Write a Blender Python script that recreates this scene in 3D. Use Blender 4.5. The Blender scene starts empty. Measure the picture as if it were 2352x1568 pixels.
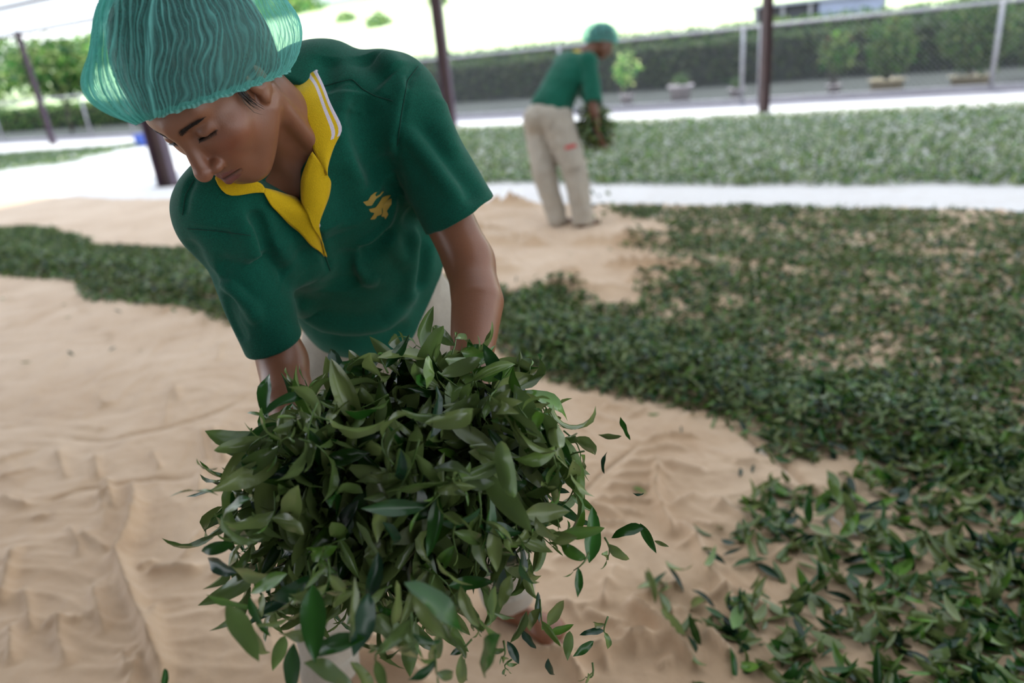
import bpy, math, random
import numpy as np
from mathutils import Vector, Matrix
from mathutils.bvhtree import BVHTree

random.seed(7)
rng = np.random.default_rng(7)
scene = bpy.context.scene
COL = scene.collection

# ------------------------------------------------------------------ camera
W_, H_ = 2352, 1568
FPX = 1640.0
PITCH, ROLL = math.radians(22.0), math.radians(5.8)
CAM = np.array([0.0, 0.0, 1.45])
cp, sp, cr, sr = math.cos(PITCH), math.sin(PITCH), math.cos(ROLL), math.sin(ROLL)
F_ = np.array([0, cp, -sp])
_r0 = np.array([1.0, 0, 0]); _u0 = np.array([0, sp, cp])
R_ = cr*_r0 - sr*_u0
U_ = sr*_r0 + cr*_u0
cam_data = bpy.data.cameras.new('camera')
cam = bpy.data.objects.new('camera', cam_data); COL.objects.link(cam)
cam_data.sensor_width = 36.0
cam_data.lens = FPX/W_*36.0
cam_data.clip_start = 0.05; cam_data.clip_end = 600
cam.matrix_world = Matrix(((R_[0], U_[0], -F_[0], CAM[0]), (R_[1], U_[1], -F_[1], CAM[1]),
                           (R_[2], U_[2], -F_[2], CAM[2]), (0, 0, 0, 1)))
cam_data.dof.use_dof = True
cam_data.dof.focus_distance = 1.0
cam_data.dof.aperture_fstop = 2.2
scene.camera = cam

# ------------------------------------------------------------------ light
scene.view_settings.view_transform = 'Standard'
scene.view_settings.look = 'None'
scene.view_settings.gamma = 1.0
scene.view_settings.use_curve_mapping = False
scene.view_settings.exposure = 0.30
scene.cycles.use_denoising = True
scene.cycles.max_bounces = 8
scene.cycles.transparent_max_bounces = 24
scene.cycles.sample_clamp_indirect = 6.0
world = bpy.data.worlds.new('sky'); scene.world = world
world.use_nodes = True
wn = world.node_tree.nodes; wl = world.node_tree.links
bg = wn['Background']
tc = wn.new('ShaderNodeTexCoord'); sep = wn.new('ShaderNodeSeparateXYZ'); ramp = wn.new('ShaderNodeValToRGB')
wl.new(tc.outputs['Generated'], sep.inputs[0]); wl.new(sep.outputs['Z'], ramp.inputs[0])
ramp.color_ramp.elements[0].position = 0.0; ramp.color_ramp.elements[0].color = (0.98, 0.99, 1.0, 1)
ramp.color_ramp.elements[1].position = 0.7; ramp.color_ramp.elements[1].color = (0.62, 0.78, 1.0, 1)
wl.new(ramp.outputs[0], bg.inputs['Color'])
bg.inputs['Strength'].default_value = 2.2
sun_d = bpy.data.lights.new('sun', 'SUN'); sun = bpy.data.objects.new('sun', sun_d); COL.objects.link(sun)
sun_d.energy = 4.2; sun_d.angle = math.radians(1.5); sun_d.color = (1.0, 0.95, 0.86)
SUN_TO = Vector((0.512*0.42 - 0.859*0.12, 0.859*0.42 + 0.512*0.12, 0.9))   # towards the sun
sun.rotation_euler = SUN_TO.to_track_quat('Z', 'Y').to_euler(); sun.location = (4, 14, 12)

# ------------------------------------------------------------------ geometry helpers
def ray(u, v):
    """unit-depth view ray of a picture point"""
    return F_ + (u - W_/2)/FPX*R_ - (v - H_/2)/FPX*U_
def P(u, v, d):
    return CAM + d*ray(u, v)
def G(u, v, z=0.0):
    r = ray(u, v); t = (z - CAM[2])/r[2]
    return CAM + t*r
def project(X):
    X = np.asarray(X, float) - CAM
    d = X@F_
    return np.stack([W_/2 + FPX*(X@R_)/d, H_/2 - FPX*(X@U_)/d, d], -1)
E_ = np.array([0.859, -0.512, 0.0]); N_ = np.array([0.512, 0.859, 0.0])    # the shed's long and cross axes
def SN(s, n, z=0.0):
    return s*E_ + n*N_ + np.array([0, 0, z])
ORG = {}
def tag(o, label=None, cat=None, group=None, kind=None):
    if label: o['label'] = label
    if cat: o['category'] = cat
    if group: o['group'] = group
    if kind: o['kind'] = kind
    return o
def empty(name, loc):
    o = bpy.data.objects.new(name, None); COL.objects.link(o)
    o.location = loc; ORG[o] = np.array(loc, float); o.empty_display_size = 0.05
    return o
def make(name, V, F, mats=None, parent=None, loc=None, smooth=True, attrs=None, mid=None):
    V = np.asarray(V, np.float32)
    if parent is not None: org = ORG[parent]
    elif loc is not None: org = np.array(loc, float)
    else: org = np.array([V[:, 0].mean(), V[:, 1].mean(), V[:, 2].min()])
    me = bpy.data.meshes.new(name)
    V = V - org.astype(np.float32)
    if isinstance(F, np.ndarray):
        k = F.shape[1]; n = len(F)
        me.vertices.add(len(V)); me.vertices.foreach_set('co', V.ravel())
        me.loops.add(n*k); me.loops.foreach_set('vertex_index', F.astype(np.int32).ravel())
        me.polygons.add(n); me.polygons.foreach_set('loop_start', np.arange(0, n*k, k, dtype=np.int32))
        me.polygons.foreach_set('loop_total', np.full(n, k, np.int32))
    else:
        me.from_pydata(V.tolist(), [], [list(map(int, f)) for f in F])
    if attrs:
        for an, av in attrs.items():
            av = np.asarray(av, np.float32)
            if av.ndim == 1:
                a = me.attributes.new(an, 'FLOAT', 'POINT'); a.data.foreach_set('value', av)
            else:
                if av.shape[1] == 3: av = np.concatenate([av, np.ones((len(av), 1), np.float32)], 1)
                a = me.color_attributes.new(an, 'FLOAT_COLOR', 'POINT'); a.data.foreach_set('color', av.ravel())
    for m in (mats if isinstance(mats, (list, tuple)) else [mats]):
        if m is not None: me.materials.append(m)
    if mid is not None: me.polygons.foreach_set('material_index', np.asarray(mid, np.int32))
    me.update(calc_edges=True); me.validate()
    if smooth: me.polygons.foreach_set('use_smooth', np.ones(len(me.polygons), bool))
    o = bpy.data.objects.new(name, me); COL.objects.link(o)
    if parent is not None: o.parent = parent; ORG[o] = ORG[parent]
    else: o.location = org; ORG[o] = org
    return o
class MB:
    def __init__(s): s.V = []; s.F = []; s.n = 0
    def add(s, V, F):
        V = np.asarray(V, float)
        s.V.append(V); s.F += [[i + s.n for i in f] for f in F]; s.n += len(V); return s
    def box(s, c, half, ax=None):
        ax = np.eye(3) if ax is None else np.asarray(ax)
        V = [np.asarray(c) + sum(sg[k]*half[k]*ax[k] for k in range(3)) for sg in
             [(-1,-1,-1),(1,-1,-1),(1,1,-1),(-1,1,-1),(-1,-1,1),(1,-1,1),(1,1,1),(-1,1,1)]]
        return s.add(V, [(0,3,2,1),(4,5,6,7),(0,1,5,4),(1,2,6,5),(2,3,7,6),(3,0,4,7)])
    def tube(s, pts, r, n=8, cap=True):
        pts = np.asarray(pts, float); m = len(pts)
        r = np.broadcast_to(np.asarray(r, float), (m,))
        T = np.gradient(pts, axis=0); T /= np.linalg.norm(T, axis=1)[:, None] + 1e-12
        up = np.array([0, 0, 1.0]) if abs(T[0][2]) < 0.9 else np.array([1.0, 0, 0])
        A = np.cross(T[0], up); A /= np.linalg.norm(A)
        V = []
        for i in range(m):
            A = A - T[i]*(A@T[i]); A /= np.linalg.norm(A) + 1e-12
            B = np.cross(T[i], A)
            for k in range(n):
                a = 2*math.pi*k/n; V.append(pts[i] + r[i]*(math.cos(a)*A + math.sin(a)*B))
        F = [(i*n+k, i*n+(k+1) % n, (i+1)*n+(k+1) % n, (i+1)*n+k) for i in range(m-1) for k in range(n)]
        if cap: F += [tuple(range(n))[::-1], tuple((m-1)*n + k for k in range(n))]
        return s.add(V, F)
    def lathe(s, c, prof, n=24, ax=None):
        ax = np.eye(3) if ax is None else ax
        m = len(prof); V = []
        for r, z in prof:
            for k in range(n):
                a = 2*math.pi*k/n; V.append(np.asarray(c) + r*math.cos(a)*ax[0] + r*math.sin(a)*ax[1] + z*ax[2])
        F = [(i*n+k, i*n+(k+1) % n, (i+1)*n+(k+1) % n, (i+1)*n+k) for i in range(m-1) for k in range(n)]
        return s.add(V, F)
    def grid(s, Pm, flip=False):
        Pm = np.asarray(Pm); a, b = Pm.shape[:2]
        F = [(i*b+j, i*b+j+1, (i+1)*b+j+1, (i+1)*b+j) for i in range(a-1) for j in range(b-1)]
        if flip: F = [f[::-1] for f in F]
        return s.add(Pm.reshape(-1, 3), F)
    def build(s, name, mat, parent=None, **k):
        return make(name, np.concatenate(s.V), s.F, mat, parent, **k)
def quads(nu, nv):
    i, j = np.meshgrid(np.arange(nu-1), np.arange(nv-1), indexing='ij')
    a = (i*nv + j).ravel()
    return np.stack([a, a+nv, a+nv+1, a+1], 1)
def norm(v): return v/(np.linalg.norm(v, axis=-1, keepdims=True) + 1e-12)

# noise
_perm = np.random.default_rng(3).permutation(256); _perm = np.concatenate([_perm, _perm, _perm])
_gr = norm(np.random.default_rng(4).normal(size=(256, 3)))
def noise3(p):
    p = np.asarray(p, float); i = np.floor(p).astype(int); f = p - i; i &= 255
    w = f*f*f*(f*(f*6-15)+10)
    def g(dx, dy, dz):
        h = _perm[_perm[_perm[i[..., 0]+dx] + i[..., 1]+dy] + i[..., 2]+dz]
        return ((f - np.array([dx, dy, dz]))*_gr[h]).sum(-1)
    l = lambda a, b, t: a + t*(b-a)
    x0 = l(g(0,0,0), g(1,0,0), w[...,0]); x1 = l(g(0,1,0), g(1,1,0), w[...,0])
    x2 = l(g(0,0,1), g(1,0,1), w[...,0]); x3 = l(g(0,1,1), g(1,1,1), w[...,0])
    return l(l(x0, x1, w[...,1]), l(x2, x3, w[...,1]), w[...,2])*1.5
def noise2(x, y, z=0.37): return noise3(np.stack([x, y, np.full_like(x, z)], -1))
def sdist(poly, pts):
    """signed distance of 2-D points to a polygon, negative inside"""
    poly = np.asarray(poly, float)[:, :2]; pts = np.asarray(pts, float)
    d = np.full(len(pts), 1e9); ins = np.zeros(len(pts), bool)
    for k in range(len(poly)):
        a, b = poly[k], poly[(k+1) % len(poly)]; e = b - a
        w = pts - a; t = np.clip((w@e)/(e@e + 1e-12), 0, 1)
        d = np.minimum(d, np.hypot(*(w - t[:, None]*e).T))
        c = (a[1] <= pts[:, 1]) != (b[1] <= pts[:, 1])
        xs = a[0] + (pts[:, 1]-a[1])*(e[0])/(e[1] if abs(e[1]) > 1e-12 else 1e-12)
        ins ^= c & (pts[:, 0] < xs)
    return np.where(ins, -d, d)
def pline(poly, pts):
    """distance to a polyline and the 0..1 position along it"""
    poly = np.asarray(poly, float)[:, :2]; d = np.full(len(pts), 1e9); s = np.zeros(len(pts)); sg = np.zeros(len(pts)); n = len(poly)-1
    for k in range(n):
        a, b = poly[k], poly[k+1]; e = b - a; w = pts - a
        t = np.clip((w@e)/(e@e + 1e-12), 0, 1); q = w - t[:, None]*e; dd = np.hypot(q[:, 0], q[:, 1])
        m = dd < d; d[m] = dd[m]; s[m] = (k + t[m])/n; sg[m] = np.sign(e[0]*w[m, 1] - e[1]*w[m, 0])
    return d, s, sg

# ------------------------------------------------------------------ materials
def nt(name):
    m = bpy.data.materials.new(name); m.use_nodes = True
    return m, m.node_tree.nodes, m.node_tree.links, m.node_tree.nodes['Principled BSDF']
def mat(name, c, rough=0.6, var=0.12, scale=6.0, bump=0.0, bscale=80.0, metal=0.0, spec=0.5, stretch=None, sheen=0.0, detail=4):
    m, N, L, b = nt(name)
    b.inputs['Roughness'].default_value = rough; b.inputs['Metallic'].default_value = metal
    b.inputs['Specular IOR Level'].default_value = spec
    if sheen: b.inputs['Sheen Weight'].default_value = sheen; b.inputs['Sheen Roughness'].default_value = 0.4
    tcn = N.new('ShaderNodeTexCoord'); src = tcn.outputs['Object']
    if stretch:
        mp = N.new('ShaderNodeMapping'); mp.inputs['Scale'].default_value = stretch; L.new(src, mp.inputs[0]); src = mp.outputs[0]
    n1 = N.new('ShaderNodeTexNoise'); n1.inputs['Scale'].default_value = scale; n1.inputs['Detail'].default_value = detail; L.new(src, n1.inputs['Vector'])
    r = N.new('ShaderNodeValToRGB'); L.new(n1.outputs['Fac'], r.inputs[0])
    r.color_ramp.elements[0].position = 0.3; r.color_ramp.elements[1].position = 0.7
    r.color_ramp.elements[0].color = (*[x*(1-var) for x in c], 1); r.color_ramp.elements[1].color = (*[min(1, x*(1+var)) for x in c], 1)
    L.new(r.outputs[0], b.inputs['Base Color'])
    if bump:
        n2 = N.new('ShaderNodeTexNoise'); n2.inputs['Scale'].default_value = bscale; n2.inputs['Detail'].default_value = 3; L.new(src, n2.inputs['Vector'])
        bp = N.new('ShaderNodeBump'); bp.inputs['Strength'].default_value = bump; bp.inputs['Distance'].default_value = 0.01
        L.new(n2.outputs['Fac'], bp.inputs['Height']); L.new(bp.outputs[0], b.inputs['Normal'])
    return m
def leaf_mat(name, back=(0.155, 0.21, 0.065), rough=0.26, transl=0.16, gain=1.0, spec=0.5):
    m, N, L, b = nt(name)
    at = N.new('ShaderNodeAttribute'); at.attribute_name = 'col'
    geo = N.new('ShaderNodeNewGeometry')
    mx = N.new('ShaderNodeMix'); mx.data_type = 'RGBA'
    L.new(geo.outputs['Backfacing'], mx.inputs['Factor'])
    L.new(at.outputs['Color'], mx.inputs['A'])
    mb = N.new('ShaderNodeMix'); mb.data_type = 'RGBA'; mb.inputs['Factor'].default_value = 0.65
    L.new(at.outputs['Color'], mb.inputs['A']); mb.inputs['B'].default_value = (*back, 1)
    L.new(mb.outputs['Result'], mx.inputs['B'])
    L.new(mx.outputs['Result'], b.inputs['Base Color'])
    b.inputs['Roughness'].default_value = rough; b.inputs['Specular IOR Level'].default_value = spec
    tr = N.new('ShaderNodeBsdfTranslucent'); L.new(mx.outputs['Result'], tr.inputs['Color'])
    ms = N.new('ShaderNodeMixShader'); ms.inputs[0].default_value = transl
    L.new(b.outputs[0], ms.inputs[1]); L.new(tr.outputs[0], ms.inputs[2]); L.new(ms.outputs[0], N['Material Output'].inputs['Surface'])
    return m
M_LEAF = leaf_mat('tea_leaf_green', spec=.42, rough=.20)
M_FOL = leaf_mat('garden_foliage', back=(0.10, 0.16, 0.06), rough=0.55, transl=0.3, spec=0.3)

# ------------------------------------------------------------------ leaves
_LSH = {}
def leaf_batch(Pb, X, Z, L, Wd, bend, fold, col, nu=6, nv=3):
    """many curved lanceolate blades in one vertex block"""
    n = len(Pb)
    X = norm(X); Z = norm(Z - X*(X*Z).sum(-1, keepdims=True)); Y = np.cross(Z, X)
    t = np.linspace(0, 1, nu)
    sh = (t**0.8)*(1-t)**1.05; sh = sh/sh.max(); sh[0] = 0.05; sh[-1] = 0.0
    v = np.linspace(-1, 1, nv)
    b = np.where(np.abs(bend) < 1e-3, 1e-3, bend)[:, None]
    a = b*t
    lx = np.sin(a)/b*L[:, None]; lz = -(1-np.cos(a))/b*L[:, None]
    nx = np.sin(a); nz = np.cos(a)                                  # blade normal in X,Z
    w = Wd[:, None]*sh[None, :]
    cy = np.cos(fold)[:, None, None]*w[:, :, None]*v
    cz = np.sin(fold)[:, None, None]*w[:, :, None]*np.abs(v)
    if nu > 7:
        ph = (np.arange(n)*2.399)[:, None, None]
        cz = cz + (Wd*.16)[:, None, None]*np.abs(v)*np.sin(t[None, :, None]*11 + ph + v*1.3)*np.clip(np.minimum(t, 1-t)*5, 0, 1)[None, :, None]
    px = lx[:, :, None] + nx[:, :, None]*cz; pz = lz[:, :, None] + nz[:, :, None]*cz
    V = Pb[:, None, None, :] + px[..., None]*X[:, None, None, :] + cy[..., None]*Y[:, None, None, :] + pz[..., None]*Z[:, None, None, :]
    Fq = quads(nu, nv)
    F = (Fq[None] + (np.arange(n)*nu*nv)[:, None, None]).reshape(-1, 4)
    mid = 1 + 0.35*(1-np.abs(v))[None, None, :]
    C = np.clip(col[:, None, None, :]*np.broadcast_to(mid, (n, nu, nv))[..., None], 0, 1)
    return V.reshape(-1, 3), F, C.reshape(-1, 3)
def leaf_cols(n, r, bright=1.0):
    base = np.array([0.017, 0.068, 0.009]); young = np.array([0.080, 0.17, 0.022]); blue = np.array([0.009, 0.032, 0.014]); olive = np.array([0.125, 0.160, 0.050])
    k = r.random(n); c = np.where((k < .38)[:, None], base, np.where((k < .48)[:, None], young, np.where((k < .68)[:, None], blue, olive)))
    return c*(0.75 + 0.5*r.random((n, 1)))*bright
def rand_dirs(n, r, tilt):
    """lengthwise directions and normals of blades lying about flat, tilted by up to tilt"""
    a = r.random(n)*2*np.pi; X = np.stack([np.cos(a), np.sin(a), r.normal(size=n)*tilt], -1)
    Z = np.stack([r.normal(size=n)*tilt, r.normal(size=n)*tilt, np.ones(n)], -1)
    Z[r.random(n) < 0.3] *= -1
    return X, Z
# ------------------------------------------------------------------ setting
M_CONC = mat('pale_concrete', (0.55, 0.54, 0.53), 0.55, 0.10, 1.5, 0.15, 30)
M_WALK = mat('sunlit_concrete', (0.27, 0.255, 0.285), 0.8, 0.08, 2)
M_SOIL = mat('grassy_soil', (0.032, 0.036, 0.028), 0.95, 0.4, 1.2, 0.3, 12)
M_STEEL = mat('brown_painted_steel', (0.050, 0.022, 0.022), 0.45, 0.25, 3)
M_STEEL_P = mat('purple_brown_painted_steel', (0.085, 0.055, 0.085), 0.5, 0.2, 3)
M_GALV = mat('galvanised_pipe', (0.36, 0.35, 0.37), 0.5, 0.15, 8, metal=0.2)
M_WIRE = mat('fence_wire', (0.30, 0.30, 0.32), 0.5, 0.1, 8, metal=0.3)
def quad_sheet(name, s0, s1, n0, n1, z, m, ns=2, nn=2, hf=None):
    ss = np.linspace(s0, s1, ns); nn_ = np.linspace(n0, n1, nn)
    S, Nn = np.meshgrid(ss, nn_, indexing='ij')
    Z = np.full_like(S, z) if hf is None else hf(S, Nn)
    V = S[..., None]*E_ + Nn[..., None]*N_; V[..., 2] = Z
    return make(name, V.reshape(-1, 3), quads(ns, nn)[:, ::-1].copy() if False else quads(ns, nn), m, loc=(0, 0, 0))
fl = quad_sheet('floor', -45, 22, -16, 15.2, -0.012, M_CONC); tag(fl, 'pale concrete floor of the open drying shed', 'floor', kind='structure')
wk = quad_sheet('floor_walkway', -45, 22, 15.2, 16.1, -0.03, M_WALK); tag(wk, 'sunlit concrete strip between the steel posts and the fence', 'walkway', kind='structure')
gr = quad_sheet('ground', -120, 60, 16.1, 40, -0.06, M_SOIL); tag(gr, 'dull grassy ground beyond the fence', 'ground', kind='structure')
gl = quad_sheet('ground_left', -140, -45, -20, 40, -0.07, mat('pale_yard', (0.5, 0.52, 0.45), 0.9, 0.2, 0.3)); tag(gl, 'pale yard past the end of the shed', 'ground', kind='structure')

# roof of translucent corrugated sheet
mr, Nn_, Ll_, bb = nt('translucent_roof_sheet')
bb.inputs['Base Color'].default_value = (0.60, 0.60, 0.58, 1); bb.inputs['Roughness'].default_value = 0.6
trn = Nn_.new('ShaderNodeBsdfTranslucent'); trn.inputs['Color'].default_value = (0.86, 0.88, 0.90, 1)
mxs = Nn_.new('ShaderNodeMixShader'); mxs.inputs[0].default_value = 0.38
Ll_.new(bb.outputs[0], mxs.inputs[1]); Ll_.new(trn.outputs[0], mxs.inputs[2]); Ll_.new(mxs.outputs[0], Nn_['Material Output'].inputs['Surface'])
EAVE_N, EAVE_Z, RIDGE_N, RIDGE_Z, BACK_N = 14.7, 3.5, 1.0, 5.6, -14.0
def roof_h(n): return np.where(n > RIDGE_N, RIDGE_Z + (EAVE_Z-RIDGE_Z)*(n-RIDGE_N)/(EAVE_N-RIDGE_N), RIDGE_Z + (EAVE_Z-RIDGE_Z)*(RIDGE_N-n)/(RIDGE_N-BACK_N))
M_TIN = mat('grey_roof_tin', (.22, .22, .23), .6, .15, 1.5)
def roof(nnv, m, s0=-34, s1=14):
    ss = np.arange(s0, s1, 0.07); S, Nv = np.meshgrid(ss, nnv, indexing='ij')
    Vr = S[..., None]*E_ + Nv[..., None]*N_; Vr[..., 2] = roof_h(Nv) + 0.025*np.sin(S*2*np.pi/0.21)
    return make('ceiling', Vr.reshape(-1, 3), quads(len(ss), len(nnv)), m, loc=(0, 0, 0))
tag(roof(np.array([RIDGE_N, 5, 9, EAVE_N]), mr, -12.5), 'pale translucent corrugated roof slope over the drying shed', 'roof', kind='structure')
tag(roof(np.array([RIDGE_N, 5, 9, EAVE_N]), mr, -34, -19.5), 'pale corrugated roof over the far end of the shed', 'roof', kind='structure')
tag(roof(np.array([BACK_N, -6, RIDGE_N]), M_TIN, -8.0), 'unseen grey tin roof slope behind the camera, shaped to cut front light', 'roof', kind='structure')  # out of view; opaque and cut short at the left to shape the light
wb = MB().box(SN(3, -13.5, 1.7), (11, .1, 1.75), (E_, N_, np.array([0, 0, 1.0]))).build('wall_light_block', mat('dull_light_block', (.20, .19, .18), .9, .1, 1), loc=(0, 0, 0), smooth=False)  # unseen wall added to keep fill light off the camera-facing sides
tag(wb, 'dull unseen wall added behind the camera to block front light', 'wall', kind='structure')
b = MB()
for n in np.linspace(BACK_N+0.3, EAVE_N-0.2, 13):
    b.box(SN(-10, n, float(roof_h(np.array(n)))-0.08), (24, 0.03, 0.04), (E_, N_, np.array([0, 0, 1.0])))
tr1 = b.build('trim_purlins', M_STEEL, loc=(0, 0, 0), smooth=False); tag(tr1, 'steel purlins under the corrugated roof', 'roof frame', kind='structure')

# steel posts (I-sections)
def post(pos, w, label, m1, m2, yaw=0.0, top=None):
    top = top if top else float(roof_h(np.array(pos@N_)))-0.12
    r = empty('steel_post', pos); tag(r, label, 'post', 'steel posts of the drying shed')
    ax = (math.cos(yaw)*E_ + math.sin(yaw)*N_, -math.sin(yaw)*E_ + math.cos(yaw)*N_, np.array([0, 0, 1.0]))
    c = np.array(pos) + [0, 0, top/2]
    MB().box(c, (w/2-0.014, 0.006, top/2), ax).build('web', m1, r, smooth=False)
    for s in (-1, 1):
        MB().box(c + s*(w/2-0.008)*ax[0], (0.008, w*0.42, top/2), ax).build('flange', m2, r, smooth=False)
    MB().box(np.array(pos) + [0, 0, 0.008], (w*.75, w*.65, 0.008), ax).build('base_plate', m1, r, smooth=False)
    return r
p2 = SN(-2.6, 14.1); p1 = SN(-9.43, 14.1)
post(p2, 0.15, 'slim red-brown steel post beside the far carpet of leaves', M_STEEL, M_STEEL, 0.9)
post(p1, 0.24, 'dark steel post behind the shoulder of the near worker', M_STEEL, M_STEEL_P, 0.35)
p0 = G(123, 331)
post(p0, 0.15, 'slender dark post under the roof corner beside the small green tree', M_STEEL, M_STEEL_P, 0.3, top=3.55)
post(G(388, 427), 0.25, 'short stretch of purple-brown post behind the face of the near worker', M_STEEL, M_STEEL_P, 0.45)

# small blue crate on the floor
cb = G(336, 333); cr_ = empty('plastic_crate', cb); tag(cr_, 'small blue plastic crate on the floor left of the near worker face', 'crate')
M_BLUE = mat('blue_plastic', (.05, .12, .55), .4, .1, 5); axc = (E_, N_, np.array([0, 0, 1.0])); bxx = MB()
for sg in (-1, 1):
    bxx.box(cb + sg*.22*E_ + [0, 0, .15], (.012, .16, .14), axc); bxx.box(cb + sg*.15*N_ + [0, 0, .15], (.22, .012, .14), axc)
bxx.box(cb + [0, 0, .012], (.22, .15, .012), axc); bxx.build('body', M_BLUE, cr_, smooth=False)
rim_ = MB()
for sg in (-1, 1):
    rim_.box(cb + sg*.23*E_ + [0, 0, .295], (.018, .18, .012), axc); rim_.box(cb + sg*.165*N_ + [0, 0, .295], (.24, .018, .012), axc)
rim_.build('rim', M_BLUE, cr_, smooth=False)
# chain link fence
FN = 16.2; FH = 1.45
def fence(name_label, s0, s1, posts, n=FN, h=FH, wires=True):
    r = empty('chain_link_fence', SN((s0+s1)/2, n)); tag(r, name_label, 'fence')
    MB().tube([SN(s0, n, h), SN(s1, n, h)], 0.032, 10).build('top_rail', M_GALV, r)
    MB().tube([SN(s0, n, 0.06), SN(s1, n, 0.06)], 0.026, 8).build('bottom_rail', M_GALV, r)
    MB().box(SN((s0+s1)/2, n, -0.02), ((s1-s0)/2, 0.12, 0.05), (E_, N_, np.array([0, 0, 1.0]))).build('kerb', M_WALK, r, smooth=False)
    for s in posts:
        MB().tube([SN(s, n, -0.05), SN(s, n, h+0.05)], 0.038, 10).build('fence_post', M_GALV, r)
    if wires:
        st = 0.10; k = np.arange(s0-h, s1, st); Vs = []; Fs = []; w = 0.0028
        for sg in (1, -1):
            for a in k:
                x0, x1 = a, a+h-0.1; z0, z1 = (0.08, h-0.02) if sg > 0 else (h-0.02, 0.08)
                if x0 < s0: f = (s0-x0)/(x1-x0); z0 += (z1-z0)*f; x0 = s0
                if x1 > s1: f = (s1-x0)/(x1-x0); z1 = z0+(z1-z0)*f; x1 = s1
                if x1-x0 < 0.03: continue
                d = norm(SN(x1, 0, z1)-SN(x0, 0, z0)); a1 = N_*w; a2 = np.cross(d, N_)*w
                o = len(Vs)
                for q in (SN(x0, n+sg*.002, z0), SN(x1, n+sg*.002, z1)):
                    Vs += [q+a1, q-.5*a1+.87*a2, q-.5*a1-.87*a2]
                Fs += [(o, o+1, o+4, o+3), (o+1, o+2, o+5, o+4), (o+2, o, o+3, o+5)]
        make('wire_mesh', np.array(Vs), np.array(Fs), M_WIRE, r, smooth=False)
    return r
fence('long chain link fence with pale rails behind the slim red-brown post', -14.5, 9.0, [-12.0, -7.6, -3.45, -3.1, 0.96, 5.2])
fence('distant stretch of fence with white posts at the end of the shed', -40, -15.4, [-36, -32.5, -29.0, -26.5, -24.0, -21, -17.5], wires=False)

# tea slope beyond, a clipped hedge and tea rows
mslope, Nn_, Ll_, bb = nt('sunlit_tea_slope')
tcn = Nn_.new('ShaderNodeTexCoord'); nz = Nn_.new('ShaderNodeTexNoise'); nz.inputs['Scale'].default_value = 0.35; nz.inputs['Detail'].default_value = 5
rp = Nn_.new('ShaderNodeValToRGB'); Ll_.new(tcn.outputs['Object'], nz.inputs['Vector']); Ll_.new(nz.outputs['Fac'], rp.inputs[0]); Ll_.new(rp.outputs[0], bb.inputs['Base Color'])
rp.color_ramp.elements[0].position = .35; rp.color_ramp.elements[0].color = (0.50, 0.60, 0.30, 1); rp.color_ramp.elements[1].position = .65; rp.color_ramp.elements[1].color = (0.66, 0.72, 0.42, 1)
bb.inputs['Roughness'].default_value = 0.9
def hill(S, Nn):
    z = 0.6 + np.clip(Nn-31, 0, None)*0.135 + 0.25*np.abs(np.sin(Nn*2.2 + 0.02*S))
    return z + 0.02*np.clip(-S-10, 0, None)*np.clip((Nn-31)/60, 0, 1)*0.5
hl = quad_sheet('ground_tea_slope', -150, 60, 31, 150, 0, mslope, 120, 260, hill); tag(hl, 'bright sunlit slope of clipped tea beyond the hedge', 'hillside', kind='structure')

def foliage(n, fn, size, r, bright=1.0, cols=None, nu=3, nv=3):
    Pb, Zn = fn(n)
    X = norm(r.normal(size=(n, 3))); Z = norm(Zn + 0.8*r.normal(size=(n, 3)))
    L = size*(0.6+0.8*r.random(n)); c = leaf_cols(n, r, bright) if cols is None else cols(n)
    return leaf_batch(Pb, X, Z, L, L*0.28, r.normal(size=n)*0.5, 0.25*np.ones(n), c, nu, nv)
def box_shell(s0, s1, n0, n1, z0, z1, r, wob=0.12):
    def f(n):
        s = s0 + (s1-s0)*r.random(n); k = r.random(n); d = n1-n0; h = z1-z0; tot = 2*h+d
        a = k*tot; nn = np.where(a < h, n0, np.where(a < h+d, n0+(a-h), n1)); zz = np.where(a < h, z0+a, np.where(a < h+d, z1, z0+(a-h-d)))
        Zn = np.where((a < h)[:, None], -N_, np.where((a < h+d)[:, None], np.array([0, 0, 1.0]), N_))
        Pb = s[:, None]*E_ + nn[:, None]*N_; Pb[:, 2] = zz
        Pb += Zn*(wob*noise3(Pb*1.3)[:, None]) + 0.05*r.normal(size=(n, 3))
        return Pb, Zn
    return f
M_HCORE = mat('hedge_twigs', (0.020, 0.026, 0.016), 0.95, 0.5, 5)
def hedge(label, s0, s1, n0, n1, z1, cnt, size, bright):
    r = empty('clipped_hedge', SN((s0+s1)/2, (n0+n1)/2)); tag(r, label, 'hedge')
    MB().box(SN((s0+s1)/2, (n0+n1)/2, z1/2-0.05), ((s1-s0)/2, (n1-n0)/2-0.08, z1/2), (E_, N_, np.array([0, 0, 1.0]))).build('twigs', M_HCORE, r, smooth=False)
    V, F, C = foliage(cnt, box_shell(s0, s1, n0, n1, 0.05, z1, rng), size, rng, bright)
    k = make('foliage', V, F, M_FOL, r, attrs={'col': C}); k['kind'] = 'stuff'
    return r
if True:
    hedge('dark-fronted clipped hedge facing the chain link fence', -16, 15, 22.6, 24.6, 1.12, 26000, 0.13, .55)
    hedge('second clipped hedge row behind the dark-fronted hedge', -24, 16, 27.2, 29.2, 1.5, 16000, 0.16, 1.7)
    hedge('low hedge beyond the fence at the far end of the shed', -60, -22, 22.5, 24, 1.0, 14000, 0.16, 1.6)

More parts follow.
